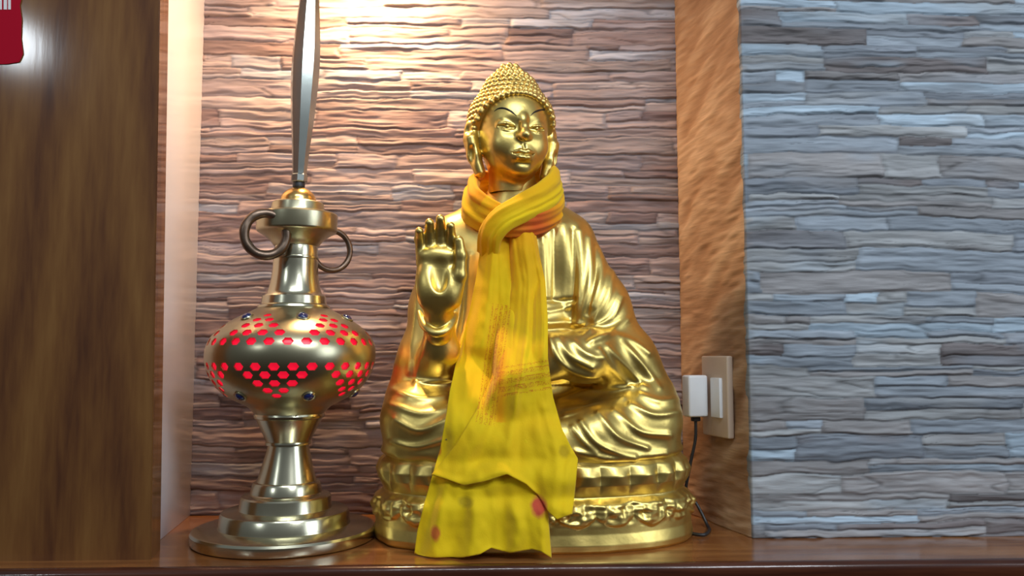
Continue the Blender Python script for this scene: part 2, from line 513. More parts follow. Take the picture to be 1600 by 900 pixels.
shelf = thing('wooden_shelf', 'brown varnished wooden shelf carrying the statue and the brass lamp', 'shelf', (0, YS, 0))
bm_obj('board', prism_x([(YB + .03 - YS, 0.0), (.013, 0.0), (.013, -.030), (YB + .03 - YS, -.030)], -1.82, 1.30), SHELFWOOD, shelf, smooth=False)
prof = [(.0135, .0)]
for a in np.linspace(0, 90, 7):
    prof.append((.010 - .010 * math.sin(math.radians(a)), -.010 + .010 * math.cos(math.radians(a))))
for a in np.linspace(0, 90, 7)[1:]:
    prof.append((.012 - .012 * math.cos(math.radians(a)), -.020 - .012 * math.sin(math.radians(a))))
prof += [(.016, -.034), (.016, -.085), (.030, -.085), (.030, -.0305), (.0135, -.0305)]
bm_obj('nosing', prism_x(prof, -1.82, 1.30), NOSEWOOD, shelf, angle=40, label='dark red brown rounded front edge')

# red card stuck on the timber panel
card = thing('red_card', 'red card with white print stuck on the timber panel', 'card', tuple(W(10, 60, YP)))
bm = bmesh.new()
o0 = np.array(card.location)
pts = [(-60, -60), (38, -60), (36, -10), (31, 8), (34, 30), (33, 60), (36, 84), (30, 97), (10, 100), (-60, 101)]
f0 = [bm.verts.new(W(a, b, YP - .0018) - o0) for a, b in pts]
f1 = [bm.verts.new(W(a, b, YP + .0002) - o0) for a, b in pts]
bm.faces.new(f0); bm.faces.new(f1[::-1])
for i in range(len(pts)):
    j = (i + 1) % len(pts); bm.faces.new([f0[i], f1[i], f1[j], f0[j]])
bm_obj('sheet', bm, REDCARD, card, smooth=False)
bm = bmesh.new()
for (a, b, c, d) in ((-40, -6, -22, 15), (-18, -6, -6, 15), (-2, -6, 3, 15), (6, -6, 11, 15), (13, -6, 17, 15)):
    q = [W(a, b, YP - .0019) - o0, W(c, b, YP - .0019) - o0, W(c, d, YP - .0019) - o0, W(a, d, YP - .0019) - o0]
    q2 = [p + np.array([0, -.0006, 0]) for p in q]
    va = [bm.verts.new(p) for p in q]; vb = [bm.verts.new(p) for p in q2]
    bm.faces.new(vb); bm.faces.new(va[::-1])
    for i in range(4):
        bm.faces.new([va[i], vb[i], vb[(i + 1) % 4], va[(i + 1) % 4]])
bm_obj('lettering', bm, WHITEINK, card, smooth=False, label='white lettering')

#@@STATUE
# ================================================================== STATUE
YC = 0.055
SX = float(W(833, 700, YC)[0])
S_O = np.array([SX, YC, 0.0])
statue = thing('buddha_statue', 'golden seated Buddha statue on a lotus base wearing the yellow scarf', 'statue', tuple(S_O))


class Grid:
    def __init__(s, lo, hi, h):
        s.lo = np.array(lo, float); s.h = h
        n = np.ceil((np.array(hi) - s.lo) / h).astype(int) + 1
        s.n = n
        s.ax = [(s.lo[i] + np.arange(n[i]) * h).astype(np.float32) for i in range(3)]
        s.F = np.full(tuple(n), 0.2, np.float32)

    def box(s, lo, hi):
        sl = []
        for i in range(3):
            a = int(np.clip(np.floor((lo[i] - s.lo[i]) / s.h), 0, s.n[i] - 1)); b = int(np.clip(np.ceil((hi[i] - s.lo[i]) / s.h) + 1, a + 1, s.n[i]))
            sl.append(slice(a, b))
        X = s.ax[0][sl[0]][:, None, None]; Y = s.ax[1][sl[1]][None, :, None]; Z = s.ax[2][sl[2]][None, None, :]
        return tuple(sl), X, Y, Z

    def put(s, fn, lo, hi, k, op):
        pad = max(k, .006) + 3 * s.h
        sl, X, Y, Z = s.box(np.array(lo) - pad, np.array(hi) + pad)
        d = fn(X, Y, Z).astype(np.float32)
        f = s.F[sl]
        if op == 'add':
            if k > 0:
                hh = np.maximum(k - np.abs(f - d), 0) / k
                s.F[sl] = np.minimum(f, d) - hh * hh * k * .25
            else:
                s.F[sl] = np.minimum(f, d)
        else:
            d = -d
            if k > 0:
                hh = np.maximum(k - np.abs(f - d), 0) / k
                s.F[sl] = np.maximum(f, d) + hh * hh * k * .25
            else:
                s.F[sl] = np.maximum(f, d)

    def ell(s, c, r, k=.01, op='add', rot=None):
        c = np.array(c, float); r = np.array(r, float)

        def fn(X, Y, Z):
            x, y, z = X - c[0], Y - c[1], Z - c[2]
            if rot is not None:
                x, y, z = (rot[0][0] * x + rot[1][0] * y + rot[2][0] * z, rot[0][1] * x + rot[1][1] * y + rot[2][1] * z,
                           rot[0][2] * x + rot[1][2] * y + rot[2][2] * z)
            k0 = np.sqrt((x / r[0])**2 + (y / r[1])**2 + (z / r[2])**2)
            k1 = np.sqrt((x / r[0]**2)**2 + (y / r[1]**2)**2 + (z / r[2]**2)**2) + 1e-9
            return np.where(k0 < .05, -r.min(), k0 * (k0 - 1) / k1)
        R = r if rot is None else np.full(3, r.max())
        s.put(fn, c - R, c + R, k, op)

    def cap(s, a, b, r1, r2, k=.01, op='add', sy=1.0):
        a = np.array(a, float); b = np.array(b, float)

        def fn(X, Y, Z):
            x, y, z = X - a[0], (Y - a[1]) * sy, Z - a[2]
            bx, by, bz = b[0] - a[0], (b[1] - a[1]) * sy, b[2] - a[2]
            t = np.clip((x * bx + y * by + z * bz) / (bx * bx + by * by + bz * bz + 1e-12), 0, 1)
            return np.sqrt((x - bx * t)**2 + (y - by * t)**2 + (z - bz * t)**2) - (r1 + (r2 - r1) * t)
        rm = max(r1, r2)
        s.put(fn, np.minimum(a, b) - rm, np.maximum(a, b) + rm, k, op)

    def chain(s, pts, rads, k=.01, op='add', sy=1.0):
        for i in range(len(pts) - 1):
            s.cap(pts[i], pts[i + 1], rads[i], rads[i + 1], k, op, sy)

    def sample(s, P):
        q = (np.asarray(P) - s.lo) / s.h
        ok = np.all((q >= 0) & (q < s.n - 1.001), -1)
        q = np.clip(q, 0, s.n - 1.002)
        i = q.astype(int); f = q - i
        out = 0
        for dx in (0, 1):
            for dy in (0, 1):
                for dz in (0, 1):
                    w = (f[..., 0] if dx else 1 - f[..., 0]) * (f[..., 1] if dy else 1 - f[..., 1]) * (f[..., 2] if dz else 1 - f[..., 2])
                    out = out + w * s.F[i[..., 0] + dx, i[..., 1] + dy, i[..., 2] + dz]
        return np.where(ok, out, 0.05)

    def mesh(s):
        f = s.F; n = f.shape
        ins = f < 0
        cnt = np.zeros((n[0] - 1, n[1] - 1, n[2] - 1), np.int8)
        cor = [(a, b, c) for a in (0, 1) for b in (0, 1) for c in (0, 1)]
        for a, b, c in cor:
            cnt += ins[a:n[0] - 1 + a, b:n[1] - 1 + b, c:n[2] - 1 + c]
        mixed = (cnt > 0) & (cnt < 8)
        idx = np.argwhere(mixed)
        vid = np.full(mixed.shape, -1, np.int32); vid[mixed] = np.arange(len(idx))
        vals = np.stack([f[idx[:, 0] + a, idx[:, 1] + b, idx[:, 2] + c] for a, b, c in cor], 1).astype(float)
        acc = np.zeros((len(idx), 3)); w = np.zeros(len(idx))
        for i in range(8):
            for j in range(i + 1, 8):
                da = np.array(cor[j]) - np.array(cor[i])
                if np.abs(da).sum() != 1:
                    continue
                m = (vals[:, i] < 0) != (vals[:, j] < 0)
                t = vals[m, i] / (vals[m, i] - vals[m, j])
                acc[m] += np.array(cor[i]) + t[:, None] * da; w[m] += 1
        V = s.lo + (idx + acc / w[:, None]) * s.h
        Qs = []
        for ax in range(3):
            o1, o2 = (ax + 1) % 3, (ax + 2) % 3
            sa = [slice(None)] * 3; sb = [slice(None)] * 3
            sa[ax] = slice(0, n[ax] - 1); sb[ax] = slice(1, n[ax])
            A = ins[tuple(sa)]; B = ins[tuple(sb)]
            e = np.argwhere(A != B)
            m = (e[:, o1] > 0) & (e[:, o1] < n[o1] - 1) & (e[:, o2] > 0) & (e[:, o2] < n[o2] - 1)
            e = e[m]
            flip = A[tuple(e.T)]
            q = []
            for d1, d2 in ((-1, -1), (0, -1), (0, 0), (-1, 0)):
                c = e.copy(); c[:, o1] += d1; c[:, o2] += d2
                q.append(vid[tuple(c.T)])
            q = np.stack(q, 1)
            q[~flip] = q[~flip][:, ::-1]
            Qs.append(q)
        Q = np.concatenate(Qs)
        return V, Q


def vnormals(V, Q):
    n = np.cross(V[Q[:, 2]] - V[Q[:, 0]], V[Q[:, 3]] - V[Q[:, 1]])
    out = np.zeros_like(V)
    for k in range(4):
        np.add.at(out, Q[:, k], n)
    return out / (np.linalg.norm(out, axis=1)[:, None] + 1e-12)


def poly_dist(x, y, P):
    d = np.full(x.shape, 1e9)
    for (ax, ay), (bx, by) in zip(P[:-1], P[1:]):
        vx, vy = bx - ax, by - ay
        t = np.clip(((x - ax) * vx + (y - ay) * vy) / (vx * vx + vy * vy + 1e-9), 0, 1)
        d = np.minimum(d, np.hypot(x - ax - vx * t, y - ay - vy * t))
    return d


def smooth_poly(P, n=24):
    return catmull(P, n) if len(P) > 2 else np.asarray(P, float)


PXM = 1.40 / F                                   # metres per pixel near the statue's middle


def q(px, py, Y):
    return W(px, py, Y)


# ---- body
G = Grid(W(575, 730, YC) * [1, 0, 1] + [0, -.125, 0], W(1085, 255, YC) * [1, 0, 1] + [0, .215, 0], 0.0021)
u = PXM
G.ell(q(832, 668, .075), (215 * u, .125, 55 * u), .0)
# thighs and shins
G.chain([q(880, 622, .09), q(1008, 652, .015)], [50 * u, 54 * u], .03)
G.chain([q(785, 622, .09), q(653, 652, .015)], [50 * u, 54 * u], .03)
G.chain([q(1005, 664, .0), q(930, 682, -.045), q(830, 692, -.055)], [50 * u, 38 * u, 32 * u], .025)
G.chain([q(655, 664, .0), q(735, 682, -.045), q(830, 692, -.055)], [50 * u, 38 * u, 32 * u], .025)
G.ell(q(832, 700, .02), (228 * u, .110, 24 * u), .02)
# torso
G.ell(q(806, 545, .075), (112 * u, .085, 100 * u), .03)
G.ell(q(800, 430, .085), (112 * u, .075, 125 * u), .04)
G.chain([q(712, 374, .085), q(882, 378, .085)], [40 * u, 46 * u], .04)
G.cap(q(803, 345, .08), q(803, 265, .062), 36 * u, 33 * u, .02)
G.chain([q(750, 345, .085), q(803, 318, .085), q(858, 345, .085)], [26 * u, 30 * u, 26 * u], .03)
# arm on the right with its wide sleeve
G.chain([q(884, 384, .08), q(930, 480, .065), q(968, 566, .04)], [44 * u, 52 * u, 50 * u], .02)
G.chain([q(975, 562, .03), q(915, 556, -.02), q(862, 556, -.05)], [44 * u, 38 * u, 32 * u], .018)
G.chain([q(985, 560, .05), q(1012, 612, .035)], [36 * u, 38 * u], .03)
G.cap(q(858, 545, -.045), q(915, 566, -.05), 22 * u, 26 * u, .012)
# hands resting in the lap (mostly behind the scarf)
G.chain([q(862, 572, -.055), q(815, 590, -.07), q(785, 596, -.07)], [20 * u, 17 * u, 13 * u], .012)
# arm on the left: upper arm, then forearm raised
G.chain([q(706, 386, .085), q(684, 480, .075), q(668, 570, .05)], [40 * u, 42 * u, 42 * u], .02)
G.chain([q(672, 585, .03), q(688, 548, -.01), q(686, 500, -.035)], [34 * u, 26 * u, 22 * u], .014)
# loose robe between arm and knee on the left
G.chain([q(660, 560, .06), q(640, 615, .05)], [34 * u, 34 * u], .03)
# cuff
th = np.linspace(math.radians(165), math.radians(375), 16)
cuff = [q(683 + 28 * math.cos(a), 500 - 17 * math.sin(a) * -1 if False else 497 + 20 * -math.sin(a), -.045 + .0) for a in th]
cuff = [q(x, y, Y) for x, y, Y in [(655, 488, -.035), (660, 505, -.05), (670, 516, -.062), (683, 521, -.066), (697, 516, -.062), (707, 504, -.05), (712, 490, -.035)]]
Vb, Qb = G.mesh()
Nb = vnormals(Vb, Qb)
bx, by = proj(Vb)
front = np.clip(-Nb[:, 1] * 1.6 + .25, 0, 1)
disp = np.zeros(len(Vb))
R_ = [  # (polyline px, amplitude mm, sigma px)
    # pleats over the shoulder
    ([(848, 372), (850, 420), (852, 466)], 2.2, 5), ([(880, 352), (882, 400), (880, 466)], 3.2, 8), ([(906, 362), (908, 420), (902, 505)], 3.0, 6),
    ([(921, 372), (922, 430), (908, 505)], 2.8, 5), ([(938, 384), (940, 425), (926, 478)], 3.0, 6), ([(957, 424), (950, 462), (930, 500)], 3.4, 6),
    ([(971, 464), (955, 496), (922, 514)], 3.4, 5), ([(980, 500), (955, 520), (926, 534)], 3.0, 5),
    ([(866, 358), (867, 410), (866, 466)], -2.6, 4), ([(895, 358), (897, 420), (892, 500)], -2.8, 4), ([(931, 385), (931, 430), (917, 490)], -2.4, 3.5),
    ([(852, 469), (875, 470), (897, 468)], -3.0, 4), ([(856, 487), (880, 482), (896, 476)], 2.5, 4), ([(856, 505), (885, 503), (910, 506)], 3.4, 4.5),
    ([(856, 515), (885, 514), (908, 518)], -3.2, 4),
    # sleeve mouth
    ([(921, 535), (940, 526), (962, 525), (990, 535), (1014, 552)], 3.6, 5), ([(948, 542), (975, 570), (1008, 606)], 3.0, 5),
    ([(970, 532), (1000, 566), (1030, 606)], 3.0, 5), ([(936, 548), (955, 575), (985, 604)], 2.6, 5), ([(860, 531), (872, 560), (895, 580), (935, 592)], 3.2, 5),
    ([(872, 528), (890, 555), (925, 575)], 2.4, 5), ([(897, 535), (915, 552), (940, 560)], 2.2, 5), ([(900, 597), (920, 600), (942, 596)], -7.0, 6),
    # knee on the right
    ([(872, 626), (927, 608), (1000, 606)], 3.2, 5), ([(883, 646), (927, 632), (975, 622)], 3.4, 5), ([(908, 660), (930, 690), (960, 706), (990, 713)], 3.4, 5),
    ([(935, 646), (965, 682), (1010, 700)], 3.2, 5), ([(960, 642), (1000, 674), (1046, 680)], 3.4, 5), ([(985, 632), (1022, 648), (1060, 644)], 3.2, 5),
    ([(1000, 617), (1030, 627), (1058, 624)], 2.8, 5), ([(900, 706), (963, 717), (1040, 709)], 3.6, 5), ([(895, 668), (912, 690), (930, 706)], 2.6, 5),
    # knee on the left
    ([(612, 690), (648, 698), (700, 686)], 3.4, 5), ([(622, 717), (677, 721), (740, 716)], 3.4, 5), ([(650, 598), (699, 594), (730, 600)], 3.2, 4),
    ([(618, 656), (655, 672), (705, 652)], 3.2, 6), ([(615, 610), (655, 623), (710, 617)], 3.0, 5), ([(612, 632), (660, 646), (715, 634)], 2.6, 5),
    # robe over the left arm
    ([(655, 430), (648, 500), (640, 580)], 2.2, 6), ([(668, 530), (655, 570), (650, 600)], 2.0, 5), ([(735, 400), (728, 480), (715, 560)], 2.5, 6),
]
for P, amp, sg in R_:
    Pp = smooth_poly(P)
    lo = Pp.min(0) - 3 * sg; hi = Pp.max(0) + 3 * sg
    m = (bx > lo[0]) & (bx < hi[0]) & (by > lo[1]) & (by < hi[1])
    disp[m] += amp * 1e-3 * np.exp(-(poly_dist(bx[m], by[m], Pp) / sg)**2)
Vb = Vb + Nb * (disp * front)[:, None]

# ---- raised hand, finer grid
ha = W(635, 545, -.02); hb = W(735, 325, -.02)
GH = Grid((ha[0], -.150, ha[2]), (hb[0], .02, hb[2]), 0.0011)
YH = -.062
v = 1.30 / F
GH.cap(q(686, 522, -.035), q(685, 456, YH), 21 * v, 25 * v, .0)
GH.ell(q(684, 430, YH), (33 * v, .017, 52 * v), .020)
GH.ell(q(667, 448, YH - .008), (17 * v, .014, 34 * v), .010)      # little-finger side pad
GH.ell(q(704, 452, YH - .008), (14 * v, .014, 30 * v), .010)      # thumb pad
GH.ell(q(684, 398, YH - .006), (31 * v, .012, 13 * v), .010)      # pad below the fingers
GH.ell(q(687, 432, YH - .022), (10 * v, .008, 22 * v), .010, 'sub')
fing = [(658, 398, 655, 374, 655, 358, 8.0), (673, 394, 671, 366, 671, 345, 8.8), (689, 394, 689, 362, 688, 339, 9.0), (704, 398, 705, 372, 704, 350, 8.4)]
for (x0, y0, x1, y1, x2, y2, r) in fing:
    GH.chain([q(x0, y0 + 12, YH), q(x0, y0 - 6, YH - .002), q(x1, y1, YH - .010), q(x2, y2 + 3, YH - .024)], [r * v, r * v, r * .92 * v, r * .78 * v], .0035)
GH.chain([q(708, 470, YH - .002), q(718, 430, YH - .012), q(720, 398, YH - .016), q(717, 376, YH - .020)], [13 * v, 10.5 * v, 9 * v, 7.5 * v], .005)
for (yy, a) in ((384, .8), (412, .6)):
    pass
GH.chain(list(catmull(cuff, 20)), list(np.interp(np.linspace(0, 1, 20), [0, .5, 1], [3.5 * u, 5 * u, 3.5 * u])), .005)
Vh, Qh = GH.mesh()

# ---- head (finest grid); local frame turned towards the right of the picture
HA = math.radians(15)
hX = np.array([math.cos(HA), math.sin(HA), 0]); hY = np.array([-math.sin(HA), math.cos(HA), 0])
HCEN = W(801, 215, .052)
uh = 1.395 / F


SHEAR = .25


def hl(x, y, z):
    return HCEN + (hX * x + hY * y + np.array([0, 0, 1.0]) * (z + SHEAR * min(y, 0))) * uh


hrot = np.stack([hX, hY, [0, 0, 1.0]], 1)
GF = Grid(HCEN - np.array([85, 95, 90]) * uh, HCEN + np.array([85, 95, 135]) * uh, 0.00115)


def he(c, r, k=6, op='add', rot=True):
    GF.ell(hl(*c), np.array(r) * uh, k * uh, op, hrot)


he((0, 6, 24), (58, 62, 60), 0)
he((0, -4, -14), (51, 54, 56), 18)
he((0, -20, -30), (36, 36, 34), 14)
he((0, -38, -50), (17, 12, 13), 14)
for sgn in (-1, 1):
    he((sgn * 27, -32, -12), (19, 17, 20), 14)           # cheek
    he((sgn * 24, -62, 19), (19, 9.5, 12), 10, 'sub')      # eye socket
    he((sgn * 24, -42.5, 18), (15.5, 9.5, 10), 3)         # eyeball under a lowered lid
    # upper lid rim, lower lid rim and lid crease
    lid = [(sgn * 10, -49, 14.5), (sgn * 16, -52.5, 18.5), (sgn * 24, -52.5, 20.5), (sgn * 32, -49, 19.5), (sgn * 39, -42, 15.5)]
    GF.chain([hl(*p) for p in catmull(lid, 9)], [1.5 * uh] * 9, 1.2 * uh)
    low = [(sgn * 10, -49, 13.5), (sgn * 18, -51, 9.5), (sgn * 27, -50, 9.5), (sgn * 38, -43, 14)]
    GF.chain([hl(*p) for p in catmull(low, 9)], [1.4 * uh] * 9, 1.6 * uh)
    slit = [(sgn * 13, -51.5, 14.5), (sgn * 20, -53.5, 14.8), (sgn * 28, -52.5, 15), (sgn * 36, -46, 15)]
    GF.chain([hl(*p) for p in catmull(slit, 9)], [2.0 * uh, 2.6 * uh, 3 * uh, 3.3 * uh, 3.4 * uh, 3.2 * uh, 2.8 * uh, 2.3 * uh, 1.5 * uh], 1.2 * uh, 'sub')
    he((sgn * 24, -45.5, 14.5), (4.2, 7.2, 4.0), 1.0)    # carved iris
    he((sgn * 6.6, -60, 2.5), (5.0, 7.5, 5.0), 6)               # nostril wing
    # ear with long lobe
    he((sgn * 66, 8, 2), (12, 15, 25), 4)
    he((sgn * 75, -6, 4), (6, 10, 15), 5, 'sub')
    GF.chain([hl(sgn * 68, 4, -8), hl(sgn * 63, 2, -34), hl(sgn * 54, 0, -60)], [12 * uh, 11 * uh, 9 * uh], 5 * uh, sy=.7)
    he((sgn * 70, -10, -34), (4, 7, 15), 5, 'sub')
# nose
GF.chain([hl(0, -46, 42), hl(0, -54.2, 31), hl(0, -63, 17), hl(0, -70, 4.5), hl(0, -68.5, 1.5)], [3.2 * uh, 3.9 * uh, 4.8 * uh, 5.6 * uh, 5.4 * uh], 8 * uh)
for sgn in (-1, 1):
    he((sgn * 4.2, -68, -4.5), (2.6, 3, 2.2), 1.5, 'sub')
# mouth
he((0, -52, -28), (18, 8, 13), 8)
for sgn in (-1, 1):
    GF.chain([hl(0, -62, -22.5), hl(sgn * 6, -61.5, -21.3), hl(sgn * 13, -57, -23.3), hl(sgn * 19, -50.5, -23.5)], [3.2 * uh, 3.4 * uh, 2.6 * uh, 1.2 * uh], 1.5 * uh)
    GF.chain([hl(0, -60.5, -31), hl(sgn * 7, -59.5, -30.3), hl(sgn * 15, -53, -26.8)], [4.0 * uh, 3.6 * uh, 1.6 * uh], 1.5 * uh)
    GF.chain([hl(0, -65.5, -26.4), hl(sgn * 9, -62.5, -26), hl(sgn * 19, -53, -24.4)], [1.2 * uh, 1.2 * uh, .9 * uh], 1.2 * uh, 'sub')
he((0, -62, -14), (2.2, 3.5, 5), 3, 'sub')                 # philtrum
he((0, -58, -40), (14, 5, 3.5), 5, 'sub')                  # hollow over the chin
GF.cap(hl(0, 8, -40), hl(0, 14, -88), 35 * uh, 35 * uh, 10 * uh)
Vf, Qf = GF.mesh()

o1, o2 = len(Vb), len(Vb) + len(Vh)
Vall = np.concatenate([Vb, Vh, Vf]); Qall = np.concatenate([Qb, Qh + o1, Qf + o2])
link('figure', mesh_np('figure', Vall - S_O, Qall), GOLD, statue)

SHEAR = 0.0
# ---- hair cap with rows of snail curls
GR = Grid(HCEN - np.array([90, 90, 60]) * uh, HCEN + np.array([90, 95, 140]) * uh, 0.00125)
hc = hl(0, 8, 24)
GR.ell(hc, np.array([68, 66, 64]) * uh, 0, 'add', hrot)
GR.ell(hl(-2, 6, 76), np.array([41, 44, 32]) * uh, 14 * uh, 'add', hrot)
GR.ell(hl(-3, 6, 101), np.array([17, 18, 21]) * uh, 12 * uh, 'add', hrot)


def hcut(X, Y, Z):      # everything below the hair line is taken away
    x = (X - HCEN[0]) * hX[0] + (Y - HCEN[1]) * hX[1]; y = (X - HCEN[0]) * hY[0] + (Y - HCEN[1]) * hY[1]; z = Z - HCEN[2]
    return ((z + 1.20 * y) / 1.56 - 0.5 * uh - .0 * x)


GR.put(hcut, GR.lo, GR.lo + GR.h * GR.n, 3 * uh, 'sub') if False else None
sl, X, Y, Z = GR.box(GR.lo, GR.lo + GR.h * GR.n)
cut = -hcut(X, Y, Z)
base = np.maximum(GR.F, cut.astype(np.float32))
# curl centres: points walked over the base surface
cand = []
ga = math.pi * (3 - math.sqrt(5))
for zz in np.arange(-40, 124, 8.2):
    th = np.linspace(0, 2 * math.pi, 720)
    # radius of base at that height, found by marching
    rr = np.full(720, np.nan)
    rs = np.linspace(90, 0, 181)
    P = np.array([[hl(r * math.cos(t), 7 + r * math.sin(t), zz) for r in rs] for t in th[::12]])
    val = GR.sample(P)
    hit = np.argmax(val < 0, 1)
    okk = (val < 0).any(1)
    rad = np.where(okk, rs[hit], 0)
    if not okk.any():
        continue
    per = 2 * math.pi * rad[okk].mean()
    nn = max(1, int(per / 9.0))
    t0 = random.random() * 6
    for k in range(nn):
        t = (t0 + 2 * math.pi * k / nn) % (2 * math.pi)
        r = np.interp(t, np.r_[th[::12], 2 * math.pi], np.r_[rad, rad[0]])
        if r <= 0:
            continue
        p = hl(r * math.cos(t), 7 + r * math.sin(t), zz)
        x, y, z = r * math.cos(t), 7 + r * math.sin(t), zz
        if (z + 1.20 * y) / 1.56 - .5 > 2:
            cand.append(p)
# a row of curls along the hair line itself
for t in np.linspace(math.radians(200), math.radians(340), 19):
    best = None
    for z in np.arange(-10, 90, 1.0):
        y = (.5 * 1.56 - z) / 1.20 + 1
        x = math.cos(t) / math.sin(t) * (y - 7)
        p = hl(x, y, z)
        vv = abs(float(GR.sample(p[None])[0]))
        if best is None or vv < best[0]:
            best = (vv, p)
    if best[0] < 3 * uh:
        cand.append(best[1])
GR.F = base.astype(np.float32)
for p in cand:
    GR.ell(p, np.array([4.9, 4.9, 4.6]) * uh, 1.2 * uh)
Vr, Qr = GR.mesh()
link('hair', mesh_np('hair', Vr - S_O, Qr), HAIRGOLD, statue, label='rows of small golden snail curls rising to a knob')


# ---- black painted eyebrows laid on the brow
def march(px, py, grids, y0=-.2, y1=.2, n=800):
    px = np.atleast_1d(np.asarray(px, float)); py = np.atleast_1d(np.asarray(py, float))
    Ys = np.linspace(y0, y1, n)
    P = np.stack([W(px, py, np.full(px.shape, Yv)) for Yv in Ys], 1)
    val = np.min([g.sample(P) for g in grids], 0)
    hit = (val < 0).any(1); i = np.argmax(val < 0, 1)
    return np.where(hit, Ys[i], np.nan)


for pts in ([(772, 174), (778, 170), (785, 169), (793, 171), (800, 175), (807, 181)], [(829, 181), (834, 176), (841, 173), (848, 171.5), (854, 172.5), (858, 175)]):
    c = catmull(pts, 22)
    Yv = march(c[:, 0], c[:, 1], [GF])
    P = W(c[:, 0], c[:, 1], Yv - .0002)
    rad = np.interp(np.linspace(0, 1, 22), [0, .35, .8, 1], [.0005, .0017, .0016, .0006])
    tube_obj('eyebrow', P - S_O, rad, BLACK, statue, n=8, label='thin black painted eyebrow')

# ---- lotus base
NA, NZ = 900, 110
PLA, PLB, PLN = 0.2555, 0.150, 2.35
tt = np.linspace(0, 2 * math.pi, 6001)
ex = np.sign(np.cos(tt)) * np.abs(np.cos(tt))**(2 / PLN) * PLA; ey = np.sign(np.sin(tt)) * np.abs(np.sin(tt))**(2 / PLN) * PLB
sarc = np.r_[0, np.cumsum(np.hypot(np.diff(ex), np.diff(ey)))]
sg = np.linspace(0, sarc[-1], NA, endpoint=False)
px0 = np.interp(sg, sarc, ex); py0 = np.interp(sg, sarc, ey)
dxs = np.roll(px0, -1) - np.roll(px0, 1); dys = np.roll(py0, -1) - np.roll(py0, 1)
nl = np.hypot(dxs, dys); nxs, nys = dys / nl, -dxs / nl
zprof = np.linspace(0, 1, NZ)
ZT = 0.148
zz = zprof * ZT
# outward offset along the normal as function of height
off = np.interp(zz, [0, .004, .012, .028, .045, .060, .070, .076, .080, .086, .098, .112, .126, .136, .142, .148],
                [.002, .006, .007, .003, .003, .004, .001, -.006, -.009, -.006, .000, .002, -.003, -.013, -.026, -.045])
A = sg / sarc[-1]
n1, n2 = 30, 22
U, Zz = np.meshgrid(A, zz)
fr1 = (U * n1 + .25 + .12 * np.sin(U * 40)) % 1
p1 = np.sin(math.pi * fr1)
p2 = np.abs(np.sin(math.pi * (U * n2 + .1)))
e1 = np.exp(-((Zz - (.108 + .005 * p1)) / .017)**2)
rel = e1 * (p1 - .6) * .0075 * (.7 + .6 * vnoise(U * 14, Zz * 0, 21))
# lower petals: pointed lobes that hang from the groove, over a plain wavy skirt
tip = .036 + .016 * (1 - p2**.8) + .004 * (vnoise(U * 60, Zz * 0, 4) - .5)
lob = np.clip((Zz - tip) / .004, 0, 1) * np.clip((.078 - Zz) / .006, 0, 1)
rel2 = lob * (.0016 + .0022 * p2) + np.exp(-((Zz - .060) / .012)**2) * (p2 - .6) * .005 + lob * (vnoise(U * 95, Zz * 160, 31) - .5) * .005
dent = -np.exp(-((np.abs(((U * n2 + .1) % 1) - .5) - .22) / .07)**2) * np.exp(-((Zz - .060) / .010)**2) * .003
wav = np.exp(-(Zz / .02)**2) * (vnoise(U * 40, Zz * 0, 9) - .5) * .006
rough_ = (vnoise(U * 130, Zz * 110, 2) - .5) * .0035 * (Zz < .078) * np.clip((Zz - .036) / .01, 0, 1) + (vnoise(U * 60, Zz * 30, 3) - .5) * .002
offs = off[:, None] + rel + rel2 + dent + wav + rough_
BX = px0[None] + nxs[None] * offs; BY = py0[None] + nys[None] * offs
V = np.stack([BX, BY, Zz], -1).reshape(-1, 3)
i = np.arange(NZ - 1)[:, None] * NA; j = np.arange(NA)[None]; j2 = (j + 1) % NA
Q = np.stack([i + j, i + j2, i + NA + j2, i + NA + j], -1).reshape(-1, 4)
c0 = len(V); V = np.concatenate([V, [[0, 0, 0], [0, 0, ZT]]])
jj = np.arange(NA); jn = (jj + 1) % NA
bm = bmesh.new(); bm.from_mesh(mesh_np('tmp', V, Q))
bm.verts.ensure_lookup_table()
for k in range(NA):
    bm.faces.new([bm.verts[c0], bm.verts[(k + 1) % NA], bm.verts[k]])
    bm.faces.new([bm.verts[c0 + 1], bm.verts[(NZ - 1) * NA + k], bm.verts[(NZ - 1) * NA + (k + 1) % NA]])
lotus = bm_obj('lotus_base', bm, GOLD, statue, angle=80, label='golden lotus base with two rings of petals')
BFRONT_X = BX; BFRONT_Y = BY


def base_front(x, z):
    """front depth (world Y) of the lotus base at world x, height z"""
    xl = np.clip((x - SX) / (PLA + .006), -.999, .999)
    yb = -(PLB + .014) * (1 - np.abs(xl)**PLN)**(1 / PLN)
    o = np.interp(z, [0, .07, .078, .09, .11, .13, .148], [.0, .0, .008, .004, 0, .008, .04])
    return np.where(z < .150, YC + yb + o - np.where(z < .08, .010, .002), 9.0)


